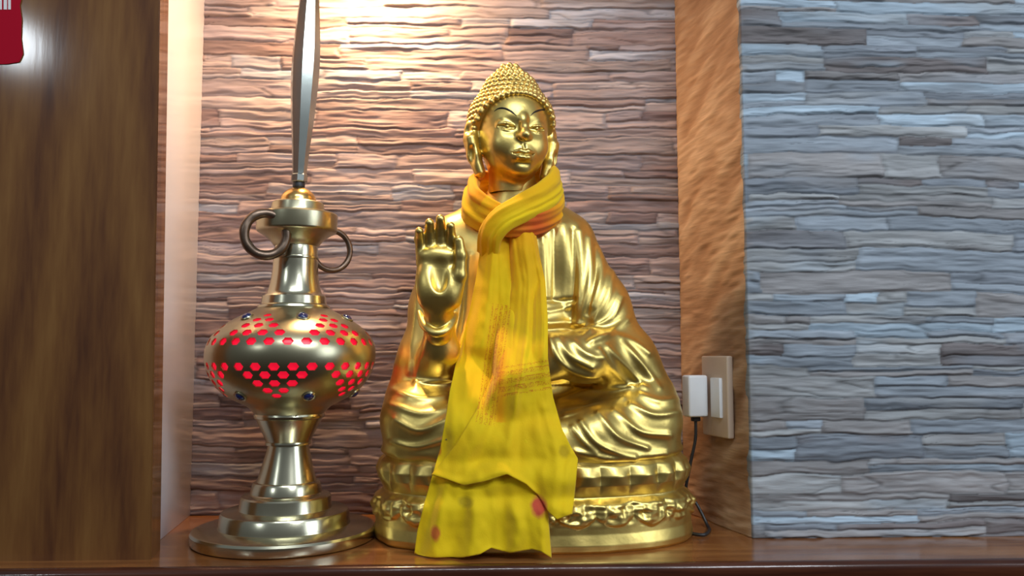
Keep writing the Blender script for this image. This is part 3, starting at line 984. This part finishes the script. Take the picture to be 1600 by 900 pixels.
# ================================================================== SCARF
def scarf_mat():
    m, nt, b = mat_new('yellow_scarf_cloth')
    uv = N(nt, 'ShaderNodeUVMap'); uv.uv_map = 'cloth'
    sep = N(nt, 'ShaderNodeSeparateXYZ'); nt.links.new(uv.outputs['UV'], sep.inputs[0])
    tc = N(nt, 'ShaderNodeTexCoord')

    def math_(op, a, bb=None, cc=None):
        n = N(nt, 'ShaderNodeMath', operation=op)
        for k, vv in enumerate((a, bb, cc)):
            if vv is None:
                continue
            if isinstance(vv, (int, float)):
                n.inputs[k].default_value = vv
            else:
                nt.links.new(vv, n.inputs[k])
        return n.outputs[0]
    n1 = N(nt, 'ShaderNodeTexNoise'); n1.inputs['Scale'].default_value = 14; n1.inputs['Detail'].default_value = 3
    nt.links.new(tc.outputs['Object'], n1.inputs['Vector'])
    at = N(nt, 'ShaderNodeAttribute'); at.attribute_name = 'warm_shade'  # orange where warm light and fold shade are painted into the cloth
    r = N(nt, 'ShaderNodeValToRGB')
    r.color_ramp.elements[0].position = 0.0; r.color_ramp.elements[0].color = (0.90, 0.64, 0.006, 1)
    r.color_ramp.elements[1].position = 1.0; r.color_ramp.elements[1].color = (0.90, 0.36, 0.004, 1)
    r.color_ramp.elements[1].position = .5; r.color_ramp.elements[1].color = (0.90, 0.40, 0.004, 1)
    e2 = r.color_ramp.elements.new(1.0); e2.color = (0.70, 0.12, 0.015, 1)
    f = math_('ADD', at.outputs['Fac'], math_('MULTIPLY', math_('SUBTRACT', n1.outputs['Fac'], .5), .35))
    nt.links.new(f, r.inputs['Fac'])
    col = r.outputs['Color']

    def rot_box(cx, cy, w, h, ang):
        ca, sa = math.cos(ang), math.sin(ang)
        x = math_('SUBTRACT', sep.outputs[0], cx); y = math_('SUBTRACT', sep.outputs[1], cy)
        a = math_('ADD', math_('MULTIPLY', x, ca), math_('MULTIPLY', y, sa))
        bq = math_('SUBTRACT', math_('MULTIPLY', y, ca), math_('MULTIPLY', x, sa))
        ma = math_('LESS_THAN', math_('ABSOLUTE', a), w / 2); mb = math_('LESS_THAN', math_('ABSOLUTE', bq), h / 2)
        return a, bq, math_('MULTIPLY', ma, mb)

    def script(cx, cy, w, h, ang, rows, sc):
        a, bq, msk = rot_box(cx, cy, w, h, ang)
        line = math_('FRACT', math_('ADD', math_('MULTIPLY', bq, rows / h), 20.5))
        head = math_('MULTIPLY', math_('GREATER_THAN', line, .16), math_('LESS_THAN', line, .28))     # head stroke of the letters
        inrow = math_('MULTIPLY', math_('GREATER_THAN', line, .25), math_('LESS_THAN', line, .82))
        cb = N(nt, 'ShaderNodeCombineXYZ'); nt.links.new(a, cb.inputs[0]); nt.links.new(bq, cb.inputs[1])
        nz = N(nt, 'ShaderNodeTexNoise'); nz.inputs['Scale'].default_value = sc; nz.inputs['Detail'].default_value = 1.5
        nt.links.new(cb.outputs[0], nz.inputs['Vector'])
        st = math_('LESS_THAN', math_('ABSOLUTE', math_('SUBTRACT', nz.outputs['Fac'], .5)), .045)
        gp = N(nt, 'ShaderNodeTexNoise'); gp.inputs['Scale'].default_value = sc * .25
        nt.links.new(cb.outputs[0], gp.inputs['Vector'])
        hd = math_('MULTIPLY', head, math_('GREATER_THAN', gp.outputs['Fac'], .5))
        ink = math_('MAXIMUM', hd, math_('MULTIPLY', st, inrow))
        return math_('MULTIPLY', ink, msk)
    ink = script(.771, .570, .190, .030, math.radians(98), 4, 330)
    ink = math_('MAXIMUM', ink, script(.826, .590, .095, .046, math.radians(-9), 4, 330))
    mx = N(nt, 'ShaderNodeMix', data_type='RGBA'); nt.links.new(math_('MULTIPLY', ink, .6), mx.inputs['Factor'])
    nt.links.new(col, mx.inputs['A']); mx.inputs['B'].default_value = (0.62, 0.11, 0.01, 1)
    col = mx.outputs['Result']

    def blot_or_shade(cx, cy, rx, ry, c, s):
        nonlocal col
        x = math_('DIVIDE', math_('SUBTRACT', sep.outputs[0], cx), rx); y = math_('DIVIDE', math_('SUBTRACT', sep.outputs[1], cy), ry)
        d = math_('SQRT', math_('ADD', math_('MULTIPLY', x, x), math_('MULTIPLY', y, y)))
        nz = N(nt, 'ShaderNodeTexNoise'); nz.inputs['Scale'].default_value = 60
        nt.links.new(uv.outputs['UV'], nz.inputs['Vector'])
        d = math_('ADD', d, math_('MULTIPLY', math_('SUBTRACT', nz.outputs['Fac'], .5), .8))
        mr = N(nt, 'ShaderNodeMapRange'); mr.inputs['From Min'].default_value = .65; mr.inputs['From Max'].default_value = 1.25
        mr.inputs['To Min'].default_value = s; mr.inputs['To Max'].default_value = 0
        nt.links.new(d, mr.inputs['Value'])
        k = N(nt, 'ShaderNodeMix', data_type='RGBA'); nt.links.new(mr.outputs['Result'], k.inputs['Factor'])
        nt.links.new(col, k.inputs['A']); k.inputs['B'].default_value = (*c, 1)
        col = k.outputs['Result']
    blot_or_shade(.842, .791, .012, .018, (.62, .035, .05), .9)
    blot_or_shade(.681, .834, .007, .013, (.60, .05, .03), .8)
    blot_or_shade(.685, .702, .005, .010, (.60, .08, .02), .7)
    blot_or_shade(.728, .784, .012, .009, (.33, .22, .01), .6)  # shade of a dark fold, painted as colour
    blot_or_shade(.882, .706, .009, .010, (.33, .20, .01), .5)
    nt.links.new(col, b.inputs['Base Color'])
    b.inputs['Roughness'].default_value = .75; b.inputs['Specular IOR Level'].default_value = .2
    b.inputs['Sheen Weight'].default_value = .15
    wv = N(nt, 'ShaderNodeTexNoise'); wv.inputs['Scale'].default_value = 420; wv.inputs['Detail'].default_value = 2
    nt.links.new(tc.outputs['Object'], wv.inputs['Vector'])
    bp = N(nt, 'ShaderNodeBump'); bp.inputs['Strength'].default_value = .25; bp.inputs['Distance'].default_value = .001
    nt.links.new(wv.outputs['Fac'], bp.inputs['Height']); nt.links.new(bp.outputs['Normal'], b.inputs['Normal'])
    tr = N(nt, 'ShaderNodeBsdfTranslucent'); nt.links.new(col, tr.inputs['Color'])
    ms = N(nt, 'ShaderNodeMixShader'); ms.inputs[0].default_value = .12
    out = next(n for n in nt.nodes if n.type == 'OUTPUT_MATERIAL')
    nt.links.new(b.outputs[0], ms.inputs[1]); nt.links.new(tr.outputs[0], ms.inputs[2]); nt.links.new(ms.outputs[0], out.inputs['Surface'])
    return m


CLOTH = scarf_mat()
KN = W(790, 345, -.03)
scarf = thing('yellow_scarf', 'yellow printed scarf wrapped round the golden statue with tails hanging to the shelf', 'scarf', tuple(W(760, 868, -.118)))
SC_O = np.array(scarf.location)

# depth of statue front over a pixel lattice
gx = np.arange(630, 922, 4.0); gy = np.arange(330, 880, 4.0)
GX, GY = np.meshgrid(gx, gy)
Yf = march(GX.ravel(), GY.ravel(), [G, GF], -.13, .2, 200).reshape(GX.shape)
Yf = np.where(np.isnan(Yf), 9.0, Yf)
for _ in range(1):
    for Yv in np.linspace(.05, -.13, 120):
        P = W(GX, GY, np.full(GX.shape, Yv))
        ins = (P[..., 2] < .15) & (P[..., 2] > -.02) & (base_front(P[..., 0], P[..., 2]) <= Yv)
        Yf = np.where(ins, np.minimum(Yf, Yv), Yf)
Yf = np.minimum(Yf, 0.12)


def fsample(px, py):
    a = np.clip((px - gx[0]) / 4, 0, len(gx) - 1.001); b = np.clip((py - gy[0]) / 4, 0, len(gy) - 1.001)
    i = a.astype(int); j = b.astype(int); fa = a - i; fb = b - j
    return (Yf[j, i] * (1 - fa) + Yf[j, i + 1] * fa) * (1 - fb) + (Yf[j + 1, i] * (1 - fa) + Yf[j + 1, i + 1] * fa) * fb


def smooth2(A, n, ax):
    for _ in range(n):
        B = np.pad(A, [(1, 1) if k == ax else (0, 0) for k in range(2)], mode='edge')
        A = (B.take(range(0, A.shape[ax]), ax) + 2 * A + B.take(range(2, A.shape[ax] + 2), ax)) / 4
    return A


def tail(name, Ledge, Redge, hem, ytop, off, seed, warm_shade, folds, curl=-6.0):
    ns, nt_ = 90, 220
    s = np.linspace(0, 1, ns)[None]; t = np.linspace(0, 1, nt_)[:, None]
    hems = np.interp(s[0], *zip(*hem))[None]
    py = ytop + (hems - ytop) * t
    Le = np.array(Ledge); Re = np.array(Redge)
    lx = np.interp(py, Le[:, 1], Le[:, 0]); rx = np.interp(py, Re[:, 1], Re[:, 0])
    px = lx + (rx - lx) * s
    Yb_ = fsample(px, py)
    Yb_ = smooth2(Yb_, 6, 1)
    Yc = np.empty_like(Yb_)
    Yc[0] = Yb_[0]
    for k in range(1, nt_):          # cloth hangs: it may swing back only slowly below what it last touched
        dz = (py[k] - py[k - 1]) * .00098
        Yc[k] = np.minimum(Yb_[k], Yc[k - 1] + dz * .22)
    for k in range(nt_ - 2, -1, -1):  # and comes forward gradually
        dz = (py[k + 1] - py[k]) * .00098
        Yc[k] = np.minimum(Yc[k], Yc[k + 1] + dz * .9)
    Yc = smooth2(smooth2(Yc, 14, 0), 4, 1) - off
    d = np.zeros_like(px) + curl * 1e-3 * (2.4 * np.exp(-(s / .11)**2) * np.clip((620 - py) / 120, 0, 1) + np.exp(-((1 - s) / .07)**2) * np.clip((700 - py) / 200, 0, 1))
    for P, amp, sgm in folds:
        d += amp * 1e-3 * np.exp(-(poly_dist(px, py, smooth_poly(P)) / sgm)**2)
    ph = vnoise(s * 3 + 0 * t, t * 2.5 + 0 * s, seed) * 6
    d += (.0002 + .0034 * t) * np.sin(s * 17 + ph + seed) + (.0001 + .0011 * t) * np.sin(s * 39 + ph * 1.7)
    d += (vnoise(px / 26, py / 30, seed + 5) - .5) * .006 + (vnoise(px / 9, py / 14, seed + 6) - .5) * .0016
    Yc = Yc - d
    P = W(px, py, Yc)
    P[..., 2] = np.maximum(P[..., 2], .0022)
    V = P.reshape(-1, 3) - SC_O
    i = np.arange(nt_ - 1)[:, None] * ns; j = np.arange(ns - 1)[None]
    Q = np.stack([i + j, i + ns + j, i + ns + j + 1, i + j + 1], -1).reshape(-1, 4)
    me = mesh_np(name, V, Q)
    uvl = me.uv_layers.new(name='cloth')
    li = np.empty(len(me.loops), np.int32); me.loops.foreach_get('vertex_index', li)
    uvv = np.stack([px.ravel() / 1000, py.ravel() / 1000], 1)[li]
    uvl.data.foreach_set('uv', uvv.astype(np.float32).ravel())
    a = me.attributes.new('warm_shade', 'FLOAT', 'POINT')
    a.data.foreach_set('value', np.clip(warm_shade(px, py), 0, 1).astype(np.float32).ravel())
    o = link(name, me, CLOTH, scarf)
    md = o.modifiers.new('thick', 'SOLIDIFY'); md.thickness = .0011; md.offset = 0
    return o


Lout = [(760, 320), (757, 350), (752, 380), (743, 440), (735, 480), (725, 520), (712, 570), (703, 610), (697, 650), (688, 700), (675, 745), (662, 790), (652, 830), (646, 875)]
Rout = [(818, 320), (836, 358), (843, 400), (852, 440), (856, 500), (856, 560), (864, 620), (878, 670), (893, 700), (903, 717), (899, 760), (893, 815)]
RinA = [(798, 335), (800, 400), (806, 480), (815, 560), (830, 640), (845, 720), (856, 800), (862, 875)]
LinB = [(785, 335), (793, 380), (794, 440), (785, 490), (779, 540), (768, 590), (745, 640), (712, 695), (674, 742), (660, 800)]
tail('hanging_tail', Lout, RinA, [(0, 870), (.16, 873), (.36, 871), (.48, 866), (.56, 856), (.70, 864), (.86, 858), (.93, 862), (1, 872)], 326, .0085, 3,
     lambda x, y: np.clip((470 - y) / 400, 0, .25) + .25 * np.exp(-((x - 775) / 12)**2 - ((y - 600) / 110)**2),  # warm lit upper cloth and crease shade painted orange
     [([(774, 340), (768, 430), (748, 540)], 10, 17), ([(770, 370), (760, 450), (742, 530), (728, 620)], 3.5, 9), ([(690, 760), (685, 820), (680, 870)], 5, 10), ([(735, 770), (742, 830), (735, 870)], 6, 11),
      ([(800, 790), (812, 830), (800, 860)], 6, 10), ([(765, 780), (768, 850)], -5, 10), ([(848, 800), (850, 865)], 5, 7)], curl=-2.0)
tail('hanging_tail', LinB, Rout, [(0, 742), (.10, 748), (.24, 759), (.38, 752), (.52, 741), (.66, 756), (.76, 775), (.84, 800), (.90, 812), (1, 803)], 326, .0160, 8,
     lambda x, y: .30 * np.clip((520 - y) / 150, 0, 1) + .40 * np.exp(-((x - 782) / 9)**2) * (y < 660) * np.clip((y - 400) / 60, 0, 1) + .06,  # orange strip paints the shade along the crease
     [([(818, 340), (824, 430), (824, 540)], 9, 19), ([(815, 350), (822, 420), (826, 520), (822, 600)], 4, 12), ([(845, 420), (850, 500), (852, 560)], 3, 8), ([(793, 400), (790, 470), (783, 540)], -3, 7),
      ([(852, 640), (866, 690), (872, 740), (868, 790)], 6, 9), ([(893, 710), (885, 750), (884, 800)], 5, 7), ([(680, 742), (725, 754), (787, 738), (835, 768)], 3, 6),
      ([(810, 620), (800, 680), (770, 730)], 3.5, 12)])


def wrap(name, pts, hw, ht, seed, warm_shade, nfold=5, famp=.16):
    """a gathered strip of cloth swept round the neck; pts=(px,py,Y), hw/ht half width and thickness in metres"""
    ctr = np.array([W(px, py, Y) for px, py, Y in pts])
    m = 120; n = 72
    P = catmull(ctr, m)
    tpar = np.linspace(0, 1, m)
    hw = np.interp(tpar, np.linspace(0, 1, len(hw)), hw); ht = np.interp(tpar, np.linspace(0, 1, len(ht)), ht)
    T = np.gradient(P, axis=0); T /= np.linalg.norm(T, axis=1)[:, None]
    neck = W(803, 320, .075)
    O = (P - neck) * [1, 1, .45]
    O = O - T * (O * T).sum(1)[:, None]; O /= np.linalg.norm(O, axis=1)[:, None]
    Wd = np.cross(T, O)
    a = np.linspace(0, 2 * math.pi, n, endpoint=False)[None]
    tp = tpar[:, None]
    ca, sa = np.cos(a), np.sin(a)
    sq = lambda c: np.sign(c) * np.abs(c)**.8
    w = sq(ca)
    rip = 1 + famp * np.sin(nfold * w * math.pi + 3 * vnoise(tp * 4, w * 2, seed) * 2 + seed) * np.abs(sa)**.5 \
        + (vnoise(tp * 16 + 0 * a, w * 4 + 0 * tp, seed + 1) - .5) * .22
    V = P[:, None] + Wd[:, None] * (hw[:, None] * w)[..., None] + O[:, None] * (ht[:, None] * sq(sa) * rip)[..., None]
    V = V.reshape(-1, 3) - SC_O
    i = np.arange(m - 1)[:, None] * n; j = np.arange(n)[None]; j2 = (j + 1) % n
    Q = np.stack([i + j, i + j2, i + n + j2, i + n + j], -1).reshape(-1, 4)
    me = mesh_np(name, V, Q)
    bm = bmesh.new(); bm.from_mesh(me); bpy.data.meshes.remove(me)
    bmesh.ops.holes_fill(bm, edges=[e for e in bm.edges if e.is_boundary], sides=0)
    bmesh.ops.recalc_face_normals(bm, faces=bm.faces)
    me = bpy.data.meshes.new(name); bm.to_mesh(me); bm.free()
    me.polygons.foreach_set('use_smooth', np.ones(len(me.polygons), bool))
    at = me.attributes.new('warm_shade', 'FLOAT', 'POINT')
    dv = warm_shade(np.repeat(tpar, n), np.tile(a[0], m))
    full = np.zeros(len(me.vertices), np.float32); full[:len(dv)] = dv
    at.data.foreach_set('value', full)
    uvl = me.uv_layers.new(name='cloth')
    return link(name, me, CLOTH, scarf)


# strand lying underneath: from behind the neck on the left, across the chest to the right shoulder
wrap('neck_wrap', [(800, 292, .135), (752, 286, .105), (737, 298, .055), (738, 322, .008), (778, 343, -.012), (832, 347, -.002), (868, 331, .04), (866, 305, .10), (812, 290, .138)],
     [.020, .022, .028, .032, .026, .022, .020, .022, .020], [.008, .009, .010, .010, .010, .010, .010, .009, .008], 2,
     lambda t, a: .18 + .75 * np.exp(-((t - .60) / .13)**2) + .35 * (t < .42) * (np.cos(a) < -.3), 3, .22)  # red-orange paints the shade inside the lower right fold
# strand on top: from behind the neck on the right, down to the crossing on the left
wrap('neck_wrap', [(812, 284, .140), (858, 274, .105), (868, 288, .055), (852, 306, .012), (815, 326, -.018), (784, 344, -.028), (767, 366, -.018), (762, 398, .012)],
     [.020, .022, .026, .026, .024, .022, .021, .020], [.008, .009, .010, .010, .011, .011, .010, .008], 6,
     lambda t, a: .12 + .15 * np.sin(a * 2), 3, .20)
#@@LAMP
# ================================================================== BRASS LAMP
LY = 0.03
LB = W(445, 831, LY); LX = float(LB[0])
lamp = thing('brass_lamp', 'tall brass lantern with red lit holes and ring handles left of the statue', 'lamp', (LX, LY, 0))
TL = math.tan(math.radians(1.25))


def lax(z):
    return TL * max(z - .02, 0) + (math.tan(math.radians(.9)) * (z - .57) if z > .57 else 0)


def lo_(name, prof, mat, n=144, angle=30, flat=False, closed=False):
    up = .006 if name in ('collar', 'cap', 'finial_joint') else 0
    return lathe_obj(name, [(r, z + up) for z, r in prof], mat, lamp, n, lax, angle, flat, closed)


def ease(prof, k):
    z = np.array([p[0] for p in prof]); r = np.array([p[1] for p in prof])
    c = catmull(np.stack([z, r], 1), k)
    return [tuple(p) for p in c]


lo_('base', [(0, .0), (0, .138), (.002, .143), (.005, .1445), (.016, .1445), (.0195, .142), (.0205, .139), (.0225, .106),
             (.0235, .1035), (.026, .103), (.043, .101), (.046, .099), (.047, .096), (.0485, .076), (.0495, .0735), (.052, .073), (.068, .071), (.0705, .069), (.0715, .066),
             (.0730, .058), (.0745, .0565), (.088, .054), (.0915, .052), (.0925, .049), (.0925, 0)], BRASS2)
lo_('stem', [(.0920, .0)] + ease([(.0920, .0475), (.104, .0440), (.122, .0390), (.140, .0345), (.150, .0325)], 14)
    + [(.1505, .036), (.153, .0365), (.155, .036)] + ease([(.1555, .035), (.166, .040), (.180, .047), (.192, .0525)], 10)
    + [(.1935, .0555), (.1975, .0565), (.2005, .0555), (.2015, .053), (.2015, 0)], BRASS2)
BP = [(.199, .054), (.206, .060), (.213, .068), (.222, .086), (.232, .103), (.245, .117), (.262, .128), (.282, .1345), (.300, .1355), (.315, .132),
      (.329, .1235), (.340, .112), (.349, .100), (.357, .086), (.364, .072), (.372, .057)]
bp = np.array(BP)


def brad(z):
    return float(np.interp(z, bp[:, 0], bp[:, 1]))


prof_o = ease(BP, 64)
prof_i = [(z, r - .0030) for z, r in prof_o][::-1]
Vw, Qw = lathe([(r, z) for z, r in prof_o + prof_i], 180, lax, True)
me_b = mesh_np('bowl', Vw, Qw)
bm = bmesh.new(); bm.from_mesh(me_b); bmesh.ops.recalc_face_normals(bm, faces=bm.faces); bm.to_mesh(me_b); bm.free()
bowl = link('bowl', me_b, BRASS, lamp)
FRONT = -90.0
rows_u = [(.3160, 5), (.3295, 4), (.3405, 3), (.3495, 2), (.3570, 1)]
rows_l = [(.2780, 5), (.2655, 4), (.2530, 3), (.2420, 2), (.2335, 1)]
cut = bmesh.new()
for rows, a0 in ((rows_u, -14), (rows_l, 2)):
    for cl in range(6):
        for z, cnt in rows:
            for k in range(cnt):
                ang = math.radians(FRONT + a0 + cl * 60 + (k - (cnt - 1) / 2) * 12)
                r = brad(z); dz = .002
                sl_ = (brad(z + dz) - brad(z - dz)) / (2 * dz)
                nrm = Vector((math.cos(ang), math.sin(ang), -sl_)).normalized()
                tan = Vector((-math.sin(ang), math.cos(ang), 0)); up = nrm.cross(tan)
                c = Vector((r * math.cos(ang) + lax(z), r * math.sin(ang), z))
                sc = .0088 * min(1, .35 + .65 * r / .125)
                ra, rb = [], []
                for h in range(6):
                    a = h * math.pi / 3
                    p = c + tan * (sc * math.cos(a)) + up * (sc * .78 * math.sin(a))
                    ra.append(cut.verts.new(p + nrm * .004)); rb.append(cut.verts.new(p - nrm * .0085))
                cut.faces.new(ra); cut.faces.new(rb[::-1])
                for h in range(6):
                    cut.faces.new([ra[h], rb[h], rb[(h + 1) % 6], ra[(h + 1) % 6]])
bmesh.ops.recalc_face_normals(cut, faces=cut.faces)
me_c = bpy.data.meshes.new('cut'); cut.to_mesh(me_c); cut.free()
oc = bpy.data.objects.new('cut', me_c); C.objects.link(oc); oc.parent = lamp
md = bowl.modifiers.new('holes', 'BOOLEAN'); md.operation = 'DIFFERENCE'; md.object = oc; md.solver = 'EXACT'
bpy.context.view_layer.update()
dg = bpy.context.evaluated_depsgraph_get()
me_n = bpy.data.meshes.new_from_object(bowl.evaluated_get(dg))
bowl.modifiers.clear(); bowl.data = me_n
bpy.data.objects.remove(oc)
me_n.polygons.foreach_set('use_smooth', np.ones(len(me_n.polygons), bool)); me_n.set_sharp_from_angle(angle=math.radians(32))
# red glass liner, lit
lo_('red_liner', [(z, r - .0055) for z, r in prof_o], RED, 128)
lo_('neck', [(.370, 0), (.370, .0575), (.373, .0585), (.376, .0575), (.3775, .0540), (.3785, .0525), (.391, .0510), (.3935, .0490), (.394, .0455)]
    + ease([(.3945, .0450), (.410, .0405), (.432, .0370), (.452, .0360)], 12) + [(.4525, .0375), (.4545, .038), (.4565, .0375), (.457, .036), (.468, .0355), (.477, .034), (.477, 0)], BRASS2)
lo_('collar', [(.4690, 0), (.4690, .036)] + ease([(.470, .0370), (.478, .0430), (.486, .0530), (.4925, .0640)], 10)
    + [(.4940, .0650), (.4960, .0655), (.5200, .0655), (.5225, .0640), (.5235, .0610), (.5250, .0460), (.5260, .0440), (.5280, .0435), (.5395, .0420), (.5415, .0400), (.5420, .034), (.5420, 0)], BRASS)
lo_('cap', [(.5415, 0), (.5415, .0300)] + ease([(.543, .0295), (.552, .0275), (.560, .0215), (.5655, .0130)], 12) + [(.5665, .0095), (.5665, 0)], plain('yellow_brass', (.78, .52, .18), .25, 1.0, bump=.04, bscale=60))
lo_('finial_joint', [(.5660, 0), (.5660, .0085), (.5685, .0100), (.5740, .0100), (.5765, .0090), (.5765, 0)], RUBBER, 48)
# faceted steel spire (eight faces)
sp_prof = [(.5760, 0), (.5760, .0125), (.5775, .0138), (.5880, .0138), (.5895, .0125), (.5900, .0118)] + ease([(.5905, .0118), (.640, .0155), (.700, .0205), (.760, .0235), (.800, .0232), (.850, .0200), (.900, .0158), (.960, .0112), (1.01, .0078)], 40) + [(1.035, .0030), (1.045, .0)]
o = lathe_obj('spire', [(r, z + .006) for z, r in sp_prof], STEEL, lamp, 8, lax, 24, False)
# ring handles
def ring(cx, cz, yaw, R, tube, lab):
    a = np.linspace(0, 2 * math.pi, 56, endpoint=False)
    d = np.array([math.cos(yaw), math.sin(yaw), 0])
    P = np.array(cx)[None] + R * (np.cos(a)[:, None] * d + 1.04 * np.sin(a)[:, None] * np.array([0, 0, 1.0]))
    tube_obj('ring_handle', P, tube * (1 + .04 * np.sin(a * 7)), PATINA, lamp, n=14, closed=True, label=lab)


pl = W(415, 366, LY - .060) - np.array([LX, LY, 0]); pr_ = W(518, 391, LY + .035) - np.array([LX, LY, 0])
ring(pl, 0, math.radians(22), .0325, .0078, 'dark ring handle, wider and nearer')
ring(pr_, 0, math.radians(30), .0330, .0050, 'dark ring handle, partly behind the neck')
# blue stones
gem0 = None
for z, a0, r_ in ((.3545, 22, .0082), (.2330, -32, .0088)):
    for cl in range(6):
        ang = math.radians(FRONT + a0 + cl * 60)
        r = brad(z)
        sl_ = (brad(z + .002) - brad(z - .002)) / .004
        nrm = Vector((math.cos(ang), math.sin(ang), -sl_)).normalized()
        rot = nrm.to_track_quat('Z', 'Y')
        if gem0 is None:
            th = np.linspace(0, math.pi / 2, 9)
            gem0 = lathe_obj('blue_stone', [(.0085 * math.cos(t), .0062 * math.sin(t)) for t in th], GEM, lamp, 32)
            gem0['label'] = 'dark blue stone'
            be = lathe_obj('bezel', [(.0082, -.002), (.0105, -.002), (.0108, .0012), (.0100, .0024), (.0086, .0020)], BRASS, gem0, 32)
            g = gem0
        else:
            g = gem0.copy(); C.objects.link(g); b2 = be.copy(); C.objects.link(b2); b2.parent = g; g.parent = lamp
        g.location = Vector((r * math.cos(ang) + lax(z), r * math.sin(ang), z)); g.rotation_mode = 'QUATERNION'; g.rotation_quaternion = rot

# ================================================================== SOCKET, PLUG, CORD
pz = np.array([XBR, YB, 0]); 
def RP(px, py, o=.006):
    return on_plane(px, py, pz + rn * o, rn)


ca_ = RP(1121, 619)
plate = thing('wall_socket', 'cream wall socket plate on the brown rock side of the alcove', 'socket', tuple(ca_))
ax3 = Matrix(((ru[0], 0, rn[0]), (ru[1], 0, rn[1]), (0, 1, 0))).to_4x4()    # local x along wall, y up, z out
# sizes from the picture
wA = np.linalg.norm((RP(1137, 619) - RP(1097, 619))[:2]) / 2; hA = (RP(1121, 557)[2] - RP(1121, 683)[2]) / 2
bm = bmesh.new(); bm_box(bm, (-wA, -hA, -.006), (wA, hA, .006), .003, 3, ax3); bm_obj('plate', bm, CREAM, plate)
bm = bmesh.new(); bm_box(bm, (-.004, -.036, .004), (wA * .62, .032, .012), .002, 2, ax3); bm_obj('rocker', bm, WHITEP, plate, label='white switch rocker')
adp = thing('plug_adapter', 'white plug adapter pushed into the cream wall socket', 'plug', tuple(ca_ + ru * (-.008) + rn * .006))
bm = bmesh.new(); bm_box(bm, (-.028, -.036, .007), (.0, .036, .044), .004, 3, ax3); bm_obj('housing', bm, WHITEP, adp)
bm = bmesh.new(); bm_box(bm, (-.020, -.044, .018), (-.008, -.034, .032), .002, 2, ax3); bm_obj('cord_grip', bm, RUBBER, adp)
pe = ca_ + ru * (-.022) + rn * .031 + np.array([0, 0, -.044])
fl = lambda x, y: np.array([x, y, .0035])
cp_ = [pe, pe + [-.001, 0, -.03], pe + [-.010, .004, -.075], np.array([pe[0] - .016, pe[1] + .01, pe[2] - .13]), np.array([pe[0] - .004, pe[1] + .0, .04]),
       fl(pe[0] + .012, pe[1] - .02), fl(.372, .05), fl(.352, .015), fl(.33, .035), fl(.315, .10), fl(.29, .17)]
o = tube_obj('power_cord', catmull(cp_, 120) - pe, .0027, RUBBER, None, tuple(pe), n=10)
o['label'] = 'black power cord hanging from the white adapter to the shelf'; o['category'] = 'cord'

#@@LIGHT
# ================================================================== LIGHT
def area(name, loc, target, size, power, col, shape='RECTANGLE', sy=None, spread=180):
    l = bpy.data.lights.new(name, 'AREA'); l.shape = shape; l.size = size
    if sy:
        l.size_y = sy
    l.energy = power; l.color = col; l.spread = math.radians(spread)
    o = bpy.data.objects.new(name, l); C.objects.link(o); o.location = loc
    o.rotation_euler = (Vector(target) - Vector(loc)).to_track_quat('-Z', 'Y').to_euler()
    return o


area('alcove_downlight', (-0.22, 0.125, 1.075), (-0.20, 0.13, 0), 0.06, 7.0, (1.0, 0.62, 0.32), 'DISK')
area('room_panel_light', (1.3, -2.3, 2.1), (0.2, 0, .4), 0.7, 34, (0.85, 0.92, 1.0), 'SQUARE')
area('room_tube_light', (0.1, -1.9, 2.2), (-.1, 0, .4), 1.2, 20, (0.86, 0.93, 1.0), 'RECTANGLE', .06)
area('room_bulb_light', (-2.5, -3.25, 1.95), (-.8, 0, .6), 0.22, 8, (0.82, 0.92, 1.0), 'DISK')
area('window_light', (2.6, -1.6, 0.9), (0.6, 0, .4), 1.2, 22, (0.78, 0.88, 1.0), 'RECTANGLE', 1.4)

w = bpy.data.worlds.new('room'); bpy.context.scene.world = w; w.use_nodes = True
nt = w.node_tree
bg = next(n for n in nt.nodes if n.type == 'BACKGROUND')
tc = N(nt, 'ShaderNodeTexCoord'); sp_ = N(nt, 'ShaderNodeSeparateXYZ'); nt.links.new(tc.outputs['Generated'], sp_.inputs[0])
rp = N(nt, 'ShaderNodeValToRGB'); mrr = N(nt, 'ShaderNodeMapRange'); mrr.inputs['From Min'].default_value = -1
nt.links.new(sp_.outputs['Z'], mrr.inputs['Value']); nt.links.new(mrr.outputs['Result'], rp.inputs['Fac'])
e = rp.color_ramp.elements
e[0].position = .25; e[0].color = (.05, .035, .025, 1); e[1].position = .85; e[1].color = (.30, .34, .38, 1)
k = e.new(.5); k.color = (.14, .14, .14, 1)
nt.links.new(rp.outputs['Color'], bg.inputs['Color']); bg.inputs['Strength'].default_value = 0.6

vs_ = bpy.context.scene.view_settings
vs_.view_transform = 'Standard'; vs_.look = 'None'; vs_.gamma = 1.0; vs_.exposure = 0.0; vs_.use_curve_mapping = False
